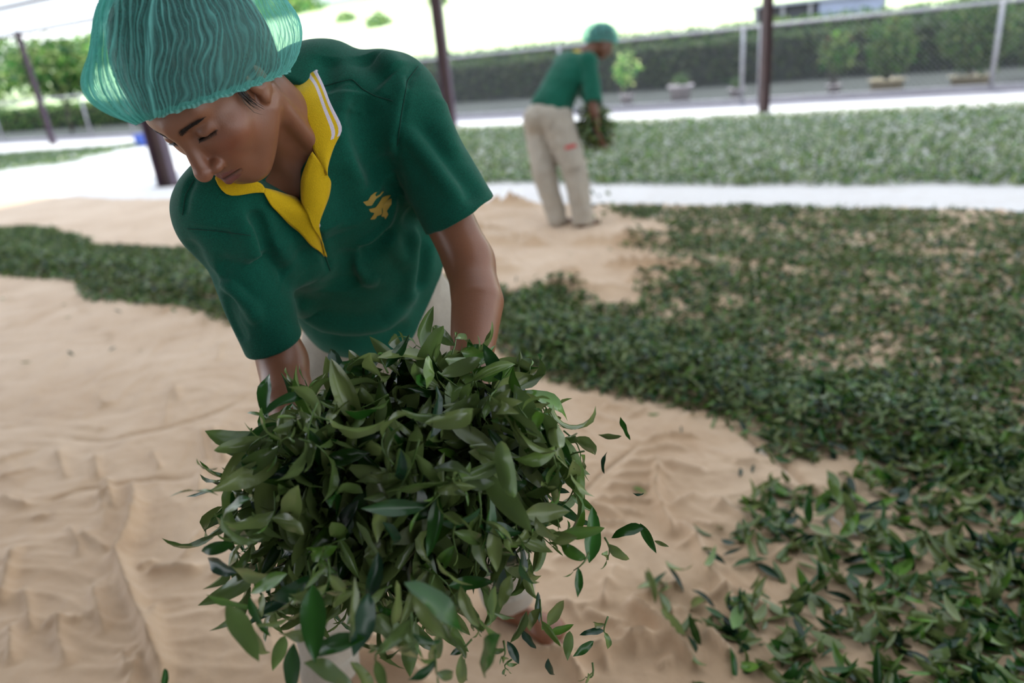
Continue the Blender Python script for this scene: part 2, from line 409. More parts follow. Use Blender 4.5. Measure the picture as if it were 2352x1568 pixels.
M_POT = mat('cream_glazed_pot', (0.55, 0.45, 0.28), 0.5, 0.1, 8)
M_POTW = mat('whitish_clay_pot', (0.55, 0.48, 0.50), 0.6, 0.1, 8)
M_FLOW = mat('salmon_petals', (0.65, 0.22, 0.16), 0.7, 0.15, 10)
M_BARK = mat('grey_bark', (0.10, 0.085, 0.07), 0.9, 0.3, 10, 0.4, 30)
def blob(c, rad, r):
    c = np.asarray(c); rad = np.asarray(rad)
    def f(n):
        d = norm(r.normal(size=(n, 3))); k = 0.55 + 0.5*r.random((n, 1))
        return c + d*rad*k*(1+0.35*noise3(d*2.1+c)[:, None]), d
    return f
def potted(u, v, n, pot_r, pot_h, crown, cnt, label, m, flowers, bright, tape=0.75, sparse=0.1):
    r0 = ray(u, v); t = (n - CAM@N_)/(r0@N_); base = CAM + t*r0; base[2] = -0.05
    r = empty('potted_shrub', base); tag(r, label, 'potted shrub', 'potted shrubs along the fence')
    p = MB().lathe(base, [(0.001, 0), (pot_r*tape, 0), (pot_r*0.95, pot_h*0.88), (pot_r*1.1, pot_h*0.9), (pot_r*1.1, pot_h), (pot_r*.95, pot_h), (pot_r*.9, pot_h*.9), (0.001, pot_h*.9)], 24).build('pot', m, r)
    st = MB()
    cc = base + [0, 0, crown[0]]
    for k in range(5):
        e = cc + rng.normal(size=3)*[crown[1]*.4, crown[1]*.4, crown[2]*.4]
        st.tube([base + [0, 0, pot_h*.85], base*.4+e*.6 + rng.normal(size=3)*.04 + [0, 0, -.1], e], [0.022, 0.015, 0.006], 6)
    st.build('stem', M_BARK, r)
    V, F, C = foliage(cnt, blob(cc, (crown[1], crown[1], crown[2]), rng), sparse, rng, bright)
    k = make('foliage', V, F, M_FOL, r, attrs={'col': C}); k['kind'] = 'stuff'
    for q in range(flowers):
        d = norm(rng.normal(size=3)); d[2] = abs(d[2]); c = cc + d*[crown[1], crown[1], crown[2]]*0.95
        Vf, Ff, _ = leaf_batch(np.repeat(c[None], 6, 0), np.stack([[math.cos(a), math.sin(a), .5] for a in np.arange(6)*1.05]), np.tile([0, 0, 1.0], (6, 1)), np.full(6, .07), np.full(6, .03), np.full(6, .6), np.full(6, .2), np.ones((6, 3)), 4, 3)
        make('flower', Vf, Ff, M_FLOW, r)
    return r
if True:
    potted(1440, 240, 17.0, 0.16, 0.3, (0.85, 0.28, 0.35), 260, 'sparse yellow-green shrub in a pot beyond the far worker', M_POTW, 0, 5.0, sparse=.13)
    potted(1563, 235, 17.2, 0.27, 0.42, (0.50, 0.18, 0.15), 120, 'tapered whitish pot with a low tuft, alone before the hedge', M_POTW, 0, 1.2)
    potted(1692, 232, 17.4, 0.17, 0.26, (0.36, 0.12, 0.1), 90, 'small pinkish pot just left of the slim red-brown post', M_POTW, 0, 1.2)
    potted(1915, 215, 17.2, 0.15, 0.22, (0.85, 0.34, 0.42), 420, 'loose flowering shrub with salmon blooms beside the red-brown post', M_POTW, 6, 1.8, sparse=.12)
    potted(2035, 214, 17.3, 0.33, 0.26, (0.85, 0.45, 0.55), 1500, 'bushy shrub in a wide cream pot with pale handles', M_POT, 2, 1.6, tape=.9)
    potted(2225, 210, 17.5, 0.36, 0.22, (0.98, 0.62, 0.72), 2600, 'largest dark bushy shrub, left of the last fence post', M_POT, 0, 1.2, tape=.9)
    potted(2395, 203, 18.3, 0.3, 0.25, (1.0, 0.75, 0.8), 2200, 'dark shrub with a red bloom at the right picture edge', M_POT, 2, 1.2, tape=.9)

# trees and far buildings
def tree(u, base_n, h, crown, cnt, size, bright, label, trunk=0.1, cz=None):
    r0 = ray(u, 250.0); t = base_n/(r0@N_); b0 = CAM + t*r0; b0[2] = 0.0
    r = empty('leafy_tree', b0); tag(r, label, 'tree', 'trees past the end of the shed')
    top = b0 + [0, 0, h*.75]
    MB().tube([b0, b0*.5+top*.5+[.1, 0, 0], top], [trunk, trunk*.8, trunk*.3], 8).build('trunk', M_BARK, r)
    c = b0 + [0, 0, cz if cz else h-crown[1]]
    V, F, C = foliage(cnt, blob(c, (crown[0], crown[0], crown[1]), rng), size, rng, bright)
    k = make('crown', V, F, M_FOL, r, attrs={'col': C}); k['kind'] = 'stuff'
if True:
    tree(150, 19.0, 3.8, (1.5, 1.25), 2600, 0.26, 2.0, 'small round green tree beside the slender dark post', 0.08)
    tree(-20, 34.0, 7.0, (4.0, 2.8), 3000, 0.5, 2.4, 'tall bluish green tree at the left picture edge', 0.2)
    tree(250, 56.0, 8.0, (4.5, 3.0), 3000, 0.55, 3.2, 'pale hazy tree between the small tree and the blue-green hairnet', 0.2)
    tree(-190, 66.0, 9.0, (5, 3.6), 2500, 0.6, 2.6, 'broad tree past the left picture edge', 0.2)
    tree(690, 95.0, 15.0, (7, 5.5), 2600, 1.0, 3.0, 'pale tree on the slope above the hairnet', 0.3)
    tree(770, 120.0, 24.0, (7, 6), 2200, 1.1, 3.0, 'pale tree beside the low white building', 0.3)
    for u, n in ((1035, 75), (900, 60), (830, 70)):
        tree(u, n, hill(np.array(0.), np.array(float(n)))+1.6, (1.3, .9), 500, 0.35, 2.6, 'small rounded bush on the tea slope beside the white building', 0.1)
M_BW = mat('white_render', (0.80, 0.80, 0.80), 0.8, 0.04, 1)
M_BR = mat('grey_roof_sheet', (0.40, 0.42, 0.46), 0.6, 0.1, 2)
M_BD = mat('dark_opening', (0.06, 0.06, 0.07), 0.7, 0.2, 2)
M_BL = mat('blue_grey_panel', (0.34, 0.37, 0.50), 0.6, 0.1, 2)
def building(u, n, z0, ln, dp, ht, label):
    r0 = ray(u, 60.0); t = n/(r0@N_); c = CAM + t*r0; c[2] = z0
    r = empty('low_building', c); tag(r, label, 'building')
    ax = (E_, N_, np.array([0, 0, 1.0]))
    MB().box(c + [0, 0, ht/2], (ln/2, dp/2, ht/2), ax).build('wall', M_BW, r, smooth=False)
    b = MB(); k = 0.4
    q = [c - E_*(ln/2+k) - N_*(dp/2+k) + [0, 0, ht], c + E_*(ln/2+k) - N_*(dp/2+k) + [0, 0, ht], c + E_*(ln/2+k) + [0, 0, ht+ht*.4], c - E_*(ln/2+k) + [0, 0, ht+ht*.4],
         c - E_*(ln/2+k) + N_*(dp/2+k) + [0, 0, ht], c + E_*(ln/2+k) + N_*(dp/2+k) + [0, 0, ht]]
    b.add(q, [(0, 1, 2, 3), (3, 2, 5, 4), (0, 3, 4), (1, 5, 2), (0, 4, 5, 1)]); b.build('roof', M_BR, r, smooth=False)
    for s in np.linspace(-ln*.35, ln*.35, 4):
        MB().box(c + E_*s - N_*(dp/2+.02) + [0, 0, ht*.55], (ln*.06, .03, ht*.2), ax).build('window', M_BD, r, smooth=False)
if True:
    building(850, 110, 12.0, 24, 8, 4.0, 'low white building with a grey roof on the slope')
    building(670, 130, 13.0, 14, 8, 4.5, 'white building further back beside pale trees')
    # open shelter with a blue-grey end past the hedge
    r0 = ray(1880, 40.0); t = 32.5/(r0@N_); c = CAM + t*r0; c[2] = 1.2
    r = empty('field_shelter', c); tag(r, 'low dark shelter with a blue-grey end wall behind the hedge', 'shelter')
    ax = (E_, N_, np.array([0, 0, 1.0]))
    MB().box(c + [0, 0, .45], (2.3, .7, .45), ax).build('back_wall', M_BD, r, smooth=False)
    MB().box(c + E_*1.2 - N_*.75 + [0, 0, .48], (1.1, .06, .48), ax).build('end_panel', M_BL, r, smooth=False)
    for s in (-2.2, -1.2, -.2): MB().box(c + E_*s - N_*.78 + [0, 0, .45], (.06, .06, .45), ax).build('support', M_GALV, r, smooth=False)
    MB().box(c + [0, 0, .95], (2.5, .95, .05), ax).build('roof', M_BR, r, smooth=False)
# ------------------------------------------------------------------ drying cloths
def px_poly(pts, z=0.0): return np.array([G(u, v, z)[:2] for u, v in pts])
FOLDS = [  # picture lines of the larger creases, height m, half width m
    ([(305,1110),(318,1180),(300,1240),(275,1290),(300,1360),(340,1460),(375,1540),(385,1600)], .020, .022),
    ([(245,1105),(268,1180)], .010, .014), ([(130,1040),(155,1110)], .009, .016), ([(220,1050),(228,1110)], .009, .014),
    ([(350,1045),(372,1090)], .009, .013), ([(40,1260),(20,1340),(5,1400)], .012, .02), ([(30,1440),(35,1540)], .010, .02),
    ([(150,1420),(140,1480),(165,1540)], .010, .02), ([(0,1155),(70,1175)], .010, .016), ([(190,1230),(250,1275)], .008, .015),
    ([(485,985),(510,1040),(520,1070)], .012, .018), ([(95,1010),(250,1015),(390,985),(500,950),(570,920)], -.006, .012),
    ([(90,1170),(190,1130),(330,1110),(450,1100)], -.006, .012), ([(420,1290),(470,1230),(520,1180)], .008, .018),
    ([(1515,1060),(1505,1150),(1530,1200),(1550,1240)], .014, .018), ([(1560,1200),(1600,1260),(1640,1340),(1680,1400),(1720,1450)], .014, .022),
    ([(1440,1400),(1490,1440),(1545,1490),(1600,1545)], .020, .020), ([(1545,1490),(1450,1495),(1360,1520),(1300,1545)], .016, .018),
    ([(1180,1480),(1230,1520),(1290,1535)], .014, .016), ([(1270,1500),(1310,1550),(1350,1590)], .016, .018),
    ([(1440,1400),(1500,1375),(1560,1350)], .010, .014), ([(1690,990),(1790,1060),(1850,1120),(1910,1180),(1990,1250)], -.010, .02),
    ([(1620,1460),(1680,1530)], .012, .016), ([(1395,1350),(1385,1410)], .010, .014), ([(1250,1210),(1380,1095),(1470,1025)], -.006, .008),
    ([(1420,1310),(1400,1370)], .008, .02), ([(800,1500),(900,1510),(980,1540)], .02, .03), ([(760,1520),(900,1545),(990,1590)], .02, .025),
]
for k in range(9):
    y = 1040 + 26*k
    FOLDS.append(([(1475-24*k, y-14), (1545-18*k, y-34+4*k), (1610-22*k, y-24+3*k)], .0075, .010))
rr = random.Random(5)
for k in range(60):   # short creases along the left of the sheet
    u, v = rr.uniform(-150, 620), rr.uniform(640, 1560); a = rr.choice([rr.uniform(-.5, .1), rr.uniform(1.1, 1.9)]); L = rr.uniform(40, 130)*(v/1300)
    FOLDS.append(([(u, v), (u+L*.5*math.cos(a)+rr.uniform(-8, 8), v+L*.5*math.sin(a)), (u+L*math.cos(a), v+L*math.sin(a))], rr.uniform(.004, .009), rr.uniform(.010, .02)))
for k in range(34):   # and around the sheet on the right
    u, v = rr.uniform(1150, 1750), rr.uniform(940, 1568); a = rr.uniform(-.7, 1.2); L = rr.uniform(40, 120)
    FOLDS.append(([(u, v), (u+L*.5*math.cos(a), v+L*.5*math.sin(a)+rr.uniform(-8, 8)), (u+L*math.cos(a), v+L*math.sin(a))], rr.uniform(.004, .008), rr.uniform(.010, .018)))
for k in range(26):   # long low folds across the middle distance
    u, v = rr.uniform(900, 1500), rr.uniform(440, 680); L = rr.uniform(60, 260)
    FOLDS.append(([(u, v), (u+L*.5, v+rr.uniform(-6, 6)), (u+L, v+rr.uniform(-4, 12))], rr.uniform(.010, .028), rr.uniform(.03, .07)))
FW = [(px_poly(p), h, w) for p, h, w in FOLDS]
def cloth_h(x, y):
    sh = x.shape; x = x.ravel(); y = y.ravel(); pts = np.stack([x, y], -1)
    wx = x + .12*noise2(x*2.3, y*2.3, 1.1); wy = y + .12*noise2(x*2.3, y*2.3, 5.2)
    a = noise2(wx*3.1+wy*1.2, wy*2.6-wx*.5, .4)
    h = .010*(1-np.abs(a))**3 + .004*noise2(wx*8, wy*8, 2.2)
    m1 = np.clip(.5+1.2*noise2(x*1.1, y*1.1, 31.), 0, 1)
    b1 = noise2(wx*6.5+wy*1.5, wy*1.5, 7.4); b2 = noise2(wx*1.3-wy*.8, wy*7.5+wx*2, 17.4)
    h += .010*m1*(1-np.abs(b1))**6 + .009*(1-m1)*(1-np.abs(b2))**6
    c1 = noise2(wx*15+wy*6, wy*4, 27.4); c2_ = noise2(wx*4, wy*17+wx*5, 37.4)
    h += .0045*m1*(1-np.abs(c1))**5 + .0045*(1-m1)*(1-np.abs(c2_))**5
    a3 = noise2(wx*22, wy*15+wx*9, 3.4); h += .0020*(1-np.abs(a3))**3
    for p, hh, w in FW:
        lo = p.min(0)-4*w; hi = p.max(0)+4*w
        m = (x > lo[0]) & (x < hi[0]) & (y > lo[1]) & (y < hi[1])
        if not m.any(): continue
        d, s, sg = pline(p, pts[m])
        env = np.clip(np.minimum(s, 1-s)*6, 0, 1)**.7
        k = d*sg/w + .25*noise2(x[m]*20, y[m]*20, 9.1)
        h[m] += 3.0*hh*env*np.exp(-np.abs(k*1.25)**1.25)
    return (h+.004).reshape(sh)
def cloth_mat(name, c1, c2, stain, rough=.9):
    m, N, L, b = nt(name)
    tcn = N.new('ShaderNodeTexCoord')
    n1 = N.new('ShaderNodeTexNoise'); n1.inputs['Scale'].default_value = 1.6; n1.inputs['Detail'].default_value = 6; n1.inputs['Distortion'].default_value = .6
    r = N.new('ShaderNodeValToRGB'); L.new(tcn.outputs['Object'], n1.inputs['Vector']); L.new(n1.outputs['Fac'], r.inputs[0])
    e = r.color_ramp.elements; e[0].position = .32; e[0].color = (*c1, 1); e[1].position = .68; e[1].color = (*c2, 1)
    n2 = N.new('ShaderNodeTexNoise'); n2.inputs['Scale'].default_value = 7; n2.inputs['Detail'].default_value = 8; L.new(tcn.outputs['Object'], n2.inputs['Vector'])
    r2 = N.new('ShaderNodeValToRGB'); r2.color_ramp.elements[0].position = .55; r2.color_ramp.elements[1].position = .80; r2.color_ramp.elements[1].color = (.55, .55, .55, 1); r2.color_ramp.elements[0].color = (0, 0, 0, 1)
    L.new(n2.outputs['Fac'], r2.inputs[0])
    mx = N.new('ShaderNodeMix'); mx.data_type = 'RGBA'; L.new(r2.outputs[0], mx.inputs['Factor']); L.new(r.outputs[0], mx.inputs['A']); mx.inputs['B'].default_value = (*stain, 1)
    L.new(mx.outputs['Result'], b.inputs['Base Color']); b.inputs['Roughness'].default_value = rough; b.inputs['Specular IOR Level'].default_value = .25
    b.inputs['Sheen Weight'].default_value = .25
    n3 = N.new('ShaderNodeTexNoise'); n3.inputs['Scale'].default_value = 45; n3.inputs['Detail'].default_value = 5; L.new(tcn.outputs['Object'], n3.inputs['Vector'])
    bp = N.new('ShaderNodeBump'); bp.inputs['Strength'].default_value = .35; bp.inputs['Distance'].default_value = .006; L.new(n3.outputs['Fac'], bp.inputs['Height']); L.new(bp.outputs[0], b.inputs['Normal'])
    return m
M_CLOTH = cloth_mat('tan_cotton_sheet', (.47, .308, .182), (.57, .405, .268), (.34, .215, .125))
M_CLOTHW = cloth_mat('white_cotton_sheet', (.66, .62, .60), (.72, .69, .68), (.5, .43, .36))
def dense_axis(lo, hi, d0, d1, fine, coarse):
    a = [lo]
    while a[-1] < hi:
        x = a[-1]; dist = max(d0-x, x-d1, 0); a.append(x + min(coarse, fine*(1+dist*1.6)))
    return np.array(a)
ax = dense_axis(-15, 7.5, -1.5, 1.3, .009, .16); ay = dense_axis(.3, 13.5, .9, 2.5, .009, .12)
X_, Y_ = np.meshgrid(ax, ay, indexing='ij')
Zc = cloth_h(X_, Y_)
Vc = np.stack([X_, Y_, Zc], -1).reshape(-1, 3); Fc = quads(len(ax), len(ay))
cn = Vc[:, :2]@N_[:2]; cs = Vc[:, :2]@E_[:2]
keep = ((cn < 6.42 + .10*noise2(cs*1.1, cn*0+3.3)) & (cn > -3))
kf = keep[Fc].all(1); Fc = Fc[kf]
used = np.unique(Fc); remap = np.full(len(Vc), -1); remap[used] = np.arange(len(used))
near_cloth = make('drying_cloth', Vc[used], remap[Fc], M_CLOTH, loc=(0, 0, 0)); tag(near_cloth, 'large creased tan cotton sheet under the near worker', 'cloth', 'cloth sheets spread on the shed floor')
def far_cloth(s0, s1, n0, n1, z, m, label, amp):
    ss = np.linspace(s0, s1, 260); nn = np.linspace(n0, n1, 90)
    S, Nn = np.meshgrid(ss, nn, indexing='ij'); Nn = Nn + .12*noise2(S*.8, Nn*0+z*90)
    V = S[..., None]*E_ + Nn[..., None]*N_; a = noise2(S*.9, Nn*3.2, z*100); V[..., 2] = z + amp*(1-np.abs(a))**3 + amp*.4*noise2(S*2, Nn*7, 2.7)
    return tag(make('drying_cloth', V.reshape(-1, 3), quads(260, 90), m, loc=(0, 0, 0)), label, 'cloth', 'cloth sheets spread on the shed floor')
far_cloth(-13.5, 12, 6.15, 13.9, -.004, M_CLOTHW, 'whitish sheet under the far carpet of leaves', .014)
# a second sheet edge lying over the first on the right
def strip(pts, w, z, m, label):
    p = np.array([G(u, v) for u, v in pts]); t = norm(np.gradient(p, axis=0)); nrm = np.stack([-t[:, 1], t[:, 0], t[:, 2]*0], -1)
    k = np.linspace(0, len(p)-1, 60); pi = np.stack([np.interp(k, np.arange(len(p)), p[:, c]) for c in range(3)], -1); ni = np.stack([np.interp(k, np.arange(len(p)), nrm[:, c]) for c in range(3)], -1)
    prof = [(-1, .0), (-.6, .012), (-.2, .022), (.15, .026), (.4, .014), (.5, .002)]
    Gd = np.stack([pi + ni*a*w + np.array([0, 0, 1])*(b_ + z) for a, b_ in prof], 1)
    return tag(make('sheet_hem', Gd.reshape(-1, 3), quads(60, len(prof)), m), label, 'cloth hem', 'rolled hems of the sheets')
strip([(2130, 960), (2200, 1000), (2290, 1035), (2400, 1070)], .05, .012, M_CLOTH, 'rolled hem of a tan sheet crossing the leaves near the right edge')
strip([(2050, 1065), (2110, 1080), (2180, 1095)], .05, .012, M_CLOTH, 'short bare hem of tan sheet between leaf heaps')

# ------------------------------------------------------------------ spread leaves
POLY_C = px_poly([(1395,478),(1700,478),(2000,484),(2400,492),(2900,520),(2900,1060),(2352,1150),(2180,1110),(2060,1075),(1930,1045),(1860,1075),(1790,1070),(1720,1015),(1650,968),(1560,950),(1450,925),(1330,905),(1230,880),(1140,800),(1150,690),(1250,655),(1330,668),(1390,702),(1440,700),(1475,640),(1535,598),(1430,572),(1540,540),(1530,515),(1430,505)])
POLY_D = px_poly([(1620,1230),(1700,1180),(1740,1120),(1850,1120),(1950,1070),(2140,1000),(2352,1010),(2800,1000),(2800,1900),(1480,1900),(1560,1500),(1510,1390),(1490,1340),(1640,1290)])
POLY_E = px_poly([(-400,470),(-100,520),(0,527),(80,520),(150,537),(212,548),(200,566),(330,570),(440,574),(620,600),(900,630),(1165,665),(1170,760),(800,770),(530,748),(400,712),(300,702),(200,692),(170,657),(90,642),(0,637),(-200,640),(-400,660)])
RIDGE = px_poly([(1170,712),(1300,800),(1500,870),(1700,930),(1900,985),(2050,1000)])
RIDGE_E = px_poly([(-400,590),(0,598),(150,615),(350,650),(600,690),(900,715),(1170,720)])
POLY_L = px_poly([(-200,372),(160,345),(336,330),(322,337),(150,377),(-200,420)])
def scatter(poly, dens, r, zmax=None):
    lo = poly.min(0); hi = poly.max(0); n = int(np.prod(hi-lo)*dens)
    p = lo + (hi-lo)*r.random((n, 2)); d = sdist(poly, p)
    pj = project(np.concatenate([p, np.zeros((n, 1))], 1))
    vis = (pj[:, 2] > .2) & (pj[:, 0] > -500) & (pj[:, 0] < W_+600) & (pj[:, 1] < H_+160)
    return p[vis], d[vis]
def hz(p): return cloth_h(p[:, 0], p[:, 1])
def lay(p, z, r, size, tilt, bright=1.0, nu=5, nv=3, lift=.6):
    n = len(p); X, Z = rand_dirs(n, r, tilt)
    L = size*(.65+.7*r.random(n)); Pb = np.concatenate([p, z[:, None]], 1)
    X = norm(X); Pb -= X*L[:, None]*.5; Pb[:, 2] = np.maximum(Pb[:, 2], .004)
    X[:, 2] = np.maximum(X[:, 2], -(Pb[:, 2]-.002)/L)
    bend = np.abs(r.normal(size=n))*lift*np.where(Z[:, 2] > 0, -1, 1) * np.where(r.random(n) < .75, 1, -.4)
    return leaf_batch(Pb, X, Z, L, L*(.13+.06*r.random(n)), bend, r.uniform(.15, .9, n), leaf_cols(n, r, bright), nu, nv)
if True:
    Q = 1.0
    r = np.random.default_rng(21)
    # near heap
    p, d = scatter(POLY_C, 5200*Q, r)
    dr, s_, _ = pline(RIDGE, p)
    ridge = np.exp(-(dr/.30)**2)*np.clip(-d/.16, 0, 1)
    nz_ = noise2(p[:, 0]*1.6, p[:, 1]*1.6, .9) + .6*noise2(p[:, 0]*5, p[:, 1]*5, 4.9)
    dist = np.hypot(p[:, 0], p[:, 1])
    dens = np.clip(.42 + .7*ridge + .34*nz_, .03, 1)*np.clip(.35 - d/.10 + .5*nz_, 0, 1)
    far = np.clip(3.2/dist, .35, 1)
    k = r.random(len(p)) < dens*far*1.25; p = p[k]; ridge = ridge[k]; nzk = nz_[k]
    hmax = .012 + .085*ridge*(1+.5*nzk) + .012*np.clip(nzk, 0, 1)
    z = hz(p) + hmax*np.sqrt(r.random(len(p)))
    V, F, C = lay(p, z, r, .058, .60, 1.05)
    tag(make('tea_leaf_heap', V, F, M_LEAF, loc=(0, 0, 0), attrs={'col': C}), 'wide heap of picked tea leaves right of the near worker', 'tea leaves', kind='stuff')
    print('heap leaves', len(p))
    # windrow on the left
    p, d = scatter(POLY_E, 5600*Q, r)
    dr, s_, _ = pline(RIDGE_E, p); ridge = np.exp(-(dr/.26)**2)*np.clip(-d/.14, 0, 1); nz_ = noise2(p[:, 0]*2, p[:, 1]*2, .9)
    k = r.random(len(p)) < np.clip(.25 - d/.09 + .5*nz_, 0, 1)*.55; p = p[k]; ridge = ridge[k]; nzk = nz_[k]
    z = hz(p) + (.015 + .10*ridge*(1+.5*nzk))*np.sqrt(r.random(len(p)))
    V, F, C = lay(p, z, r, .060, .60, 1.1)
    tag(make('tea_leaf_windrow', V, F, M_LEAF, loc=(0, 0, 0), attrs={'col': C}), 'long low row of tea leaves on the sheet behind the near worker', 'tea leaves', kind='stuff')
    print('row leaves', len(p))
    # far carpet
    n = int(90000*Q); s = -10.5 + 22*r.random(n); nn = 7.3 + 6.2*r.random(n)**1.25
    p = s[:, None]*E_[:2] + nn[:, None]*N_[:2]
    edge = (nn-7.3) + .25*noise2(s*1.5, nn, 6.6); pj = project(np.concatenate([p, np.zeros((n, 1))], 1))
    k = (edge > 0) & (pj[:, 0] < W_+700) & (pj[:, 0] > 900) & (pj[:, 2] > 1) & (noise2(s*1.2, nn*2.5, 3.1) > -.62); p = p[k]
    z = .02 + .05*r.random(len(p))**2
    V, F, C = lay(p, z, r, .072, .5, 1.75, 4, 3)
    tag(make('tea_leaf_carpet', V, F, M_LEAF, loc=(0, 0, 0), attrs={'col': C}), 'far carpet of tea leaves spread in front of the fence', 'tea leaves', kind='stuff')
    n = int(6000*Q); lo = POLY_L.min(0); hi = POLY_L.max(0); p = lo + (hi-lo)*r.random((n*3, 2)); p = p[sdist(POLY_L, p) < 0][:n]
    V, F, C = lay(p, .02+.05*r.random(len(p)), r, .12, .5, 1.5, 3, 3)
    tag(make('tea_leaf_strip', V, F, M_LEAF, loc=(0, 0, 0), attrs={'col': C}), 'thin distant strip of tea leaves left of the near worker face', 'tea leaves', kind='stuff')
    # thinner spread on the lower right
    p, d = scatter(POLY_D, 2600*Q, r)
    pj = project(np.concatenate([p, np.zeros((len(p), 1))], 1))
    cl = noise2(p[:, 0]*4.5, p[:, 1]*4.5, 8.3)*.9 + noise2(p[:, 0]*11, p[:, 1]*11, 1.3)*.5
    dens = np.clip(.30 + .55*np.clip((pj[:, 0]-1650)/650, 0, 1) + .55*cl, 0, 1)*np.clip(.3 - d/.08, 0, 1)
    k = r.random(len(p)) < dens*.85; p = p[k]; cl = cl[k]; dN = np.hypot(p[:, 0], p[:, 1])
    order = np.argsort(dN); p = p[order]; cl = cl[order]
    z = hz(p) + .004 + (.010+.03*np.clip(cl, 0, 1))*r.random(len(p))
    D_PTS = p, z
    V, F, C = lay(p, z, r, .086, .50, 1.1, 6, 3, 1.1)
    nl = 18; Vl = V.reshape(len(p), nl, 3); Cl = C.reshape(len(p), nl, 3)
    pjD = project(np.concatenate([p, z[:, None]], 1)); inv = (pjD[:, 0] > 20) & (pjD[:, 0] < W_-20) & (pjD[:, 1] < H_-20)
    idx = np.where(inv)[0][:110]
    rest = np.setdiff1d(np.arange(len(p)), idx)
    tag(make('tea_leaf_scatter', Vl[rest].reshape(-1, 3), (quads(6, 3)[None] + (np.arange(len(rest))*nl)[:, None, None]).reshape(-1, 4), M_LEAF, loc=(0, 0, 0), attrs={'col': Cl[rest].reshape(-1, 3)}),
        'loosely scattered tea leaves on the tan sheet at the lower right', 'tea leaves', kind='stuff')
    print('scatter leaves', len(p), 'single', len(idx))
    for i in idx:
        o = make('tea_leaf', Vl[i], quads(6, 3), M_LEAF, attrs={'col': Cl[i]})
        tag(o, 'green tea leaf lying on the tan sheet nearest the lower right corner', 'leaf', 'single tea leaves nearest the lower right corner')
    # strays on bare sheet
    strays = [(62,842),(165,818),(262,810),(323,808),(160,735),(150,706),(272,722),(402,724),(10,692),(1565,1000),(1500,962),(1540,945),(1470,1137),(1700,1095),(1730,1085),(1640,985),(1480,930),(1310,590),(1230,640),(1400,580),(1190,650),(1600,1540),(1630,1450),(1660,1462),(1640,1440)]
    p = np.array([G(u, v)[:2] for u, v in strays]); z = hz(p)+.006
    V, F, C = lay(p, z, r, .055, .25, 1.2, 6, 3); Vl = V.reshape(len(p), 18, 3); Cl = C.reshape(len(p), 18, 3)
    SL = {0: 'stray leaf on bare sheet, leftmost of the row of four below the leaf row', 1: 'stray leaf on bare sheet, second of the row of four below the leaf row', 2: 'stray leaf on bare sheet, third of the row of four below the leaf row', 3: 'stray leaf on bare sheet, rightmost of the row of four below the leaf row',
          12: 'small dark leaf lying alone on bare sheet between bundle and scattered leaves'}
    for i in range(len(p)):
        o = make('tea_leaf', Vl[i], quads(6, 3), M_LEAF, attrs={'col': Cl[i]})
        tag(o, SL.get(i, 'stray tea leaf lying apart on bare tan sheet near a heap edge'), 'leaf', 'stray tea leaves on the bare sheet')
# ------------------------------------------------------------------ implicit surfaces
def f32(*a): return np.array(a, np.float32)
def cap(p, a, b, ra, rb=None):
    rb = ra if rb is None else rb; a = np.asarray(a, np.float32); e = np.asarray(b, np.float32) - a
    w = p - a; t = np.clip((w@e)/(e@e + 1e-9), 0, 1)
    return np.sqrt(((w - t[:, None]*e)**2).sum(1)) - (ra + t*(rb-ra))
def capn(p, pts, rs, k=0.0):
    d = None
    for i in range(len(pts)-1):
        q = cap(p, pts[i], pts[i+1], rs[i], rs[i+1]); d = q if d is None else (np.minimum(d, q) if k == 0 else smin(d, q, k))
    return d
def ell(p, c, r, M=None):
    q = p - np.asarray(c, np.float32)
    if M is not None: q = q@np.asarray(M, np.float32)
    r = np.asarray(r, np.float32); k0 = np.sqrt(((q/r)**2).sum(1)); k1 = np.sqrt(((q/(r*r))**2).sum(1))
    return k0*(k0-1)/(k1 + 1e-9)
def sph(p, c, r): return np.sqrt(((p - np.asarray(c, np.float32))**2).sum(1)) - r
def smin(a, b, k):
    h = np.clip(0.5 + 0.5*(b-a)/k, 0, 1); return b + (a-b)*h - k*h*(1-h)
def smax(a, b, k): return -smin(-a, -b, k)
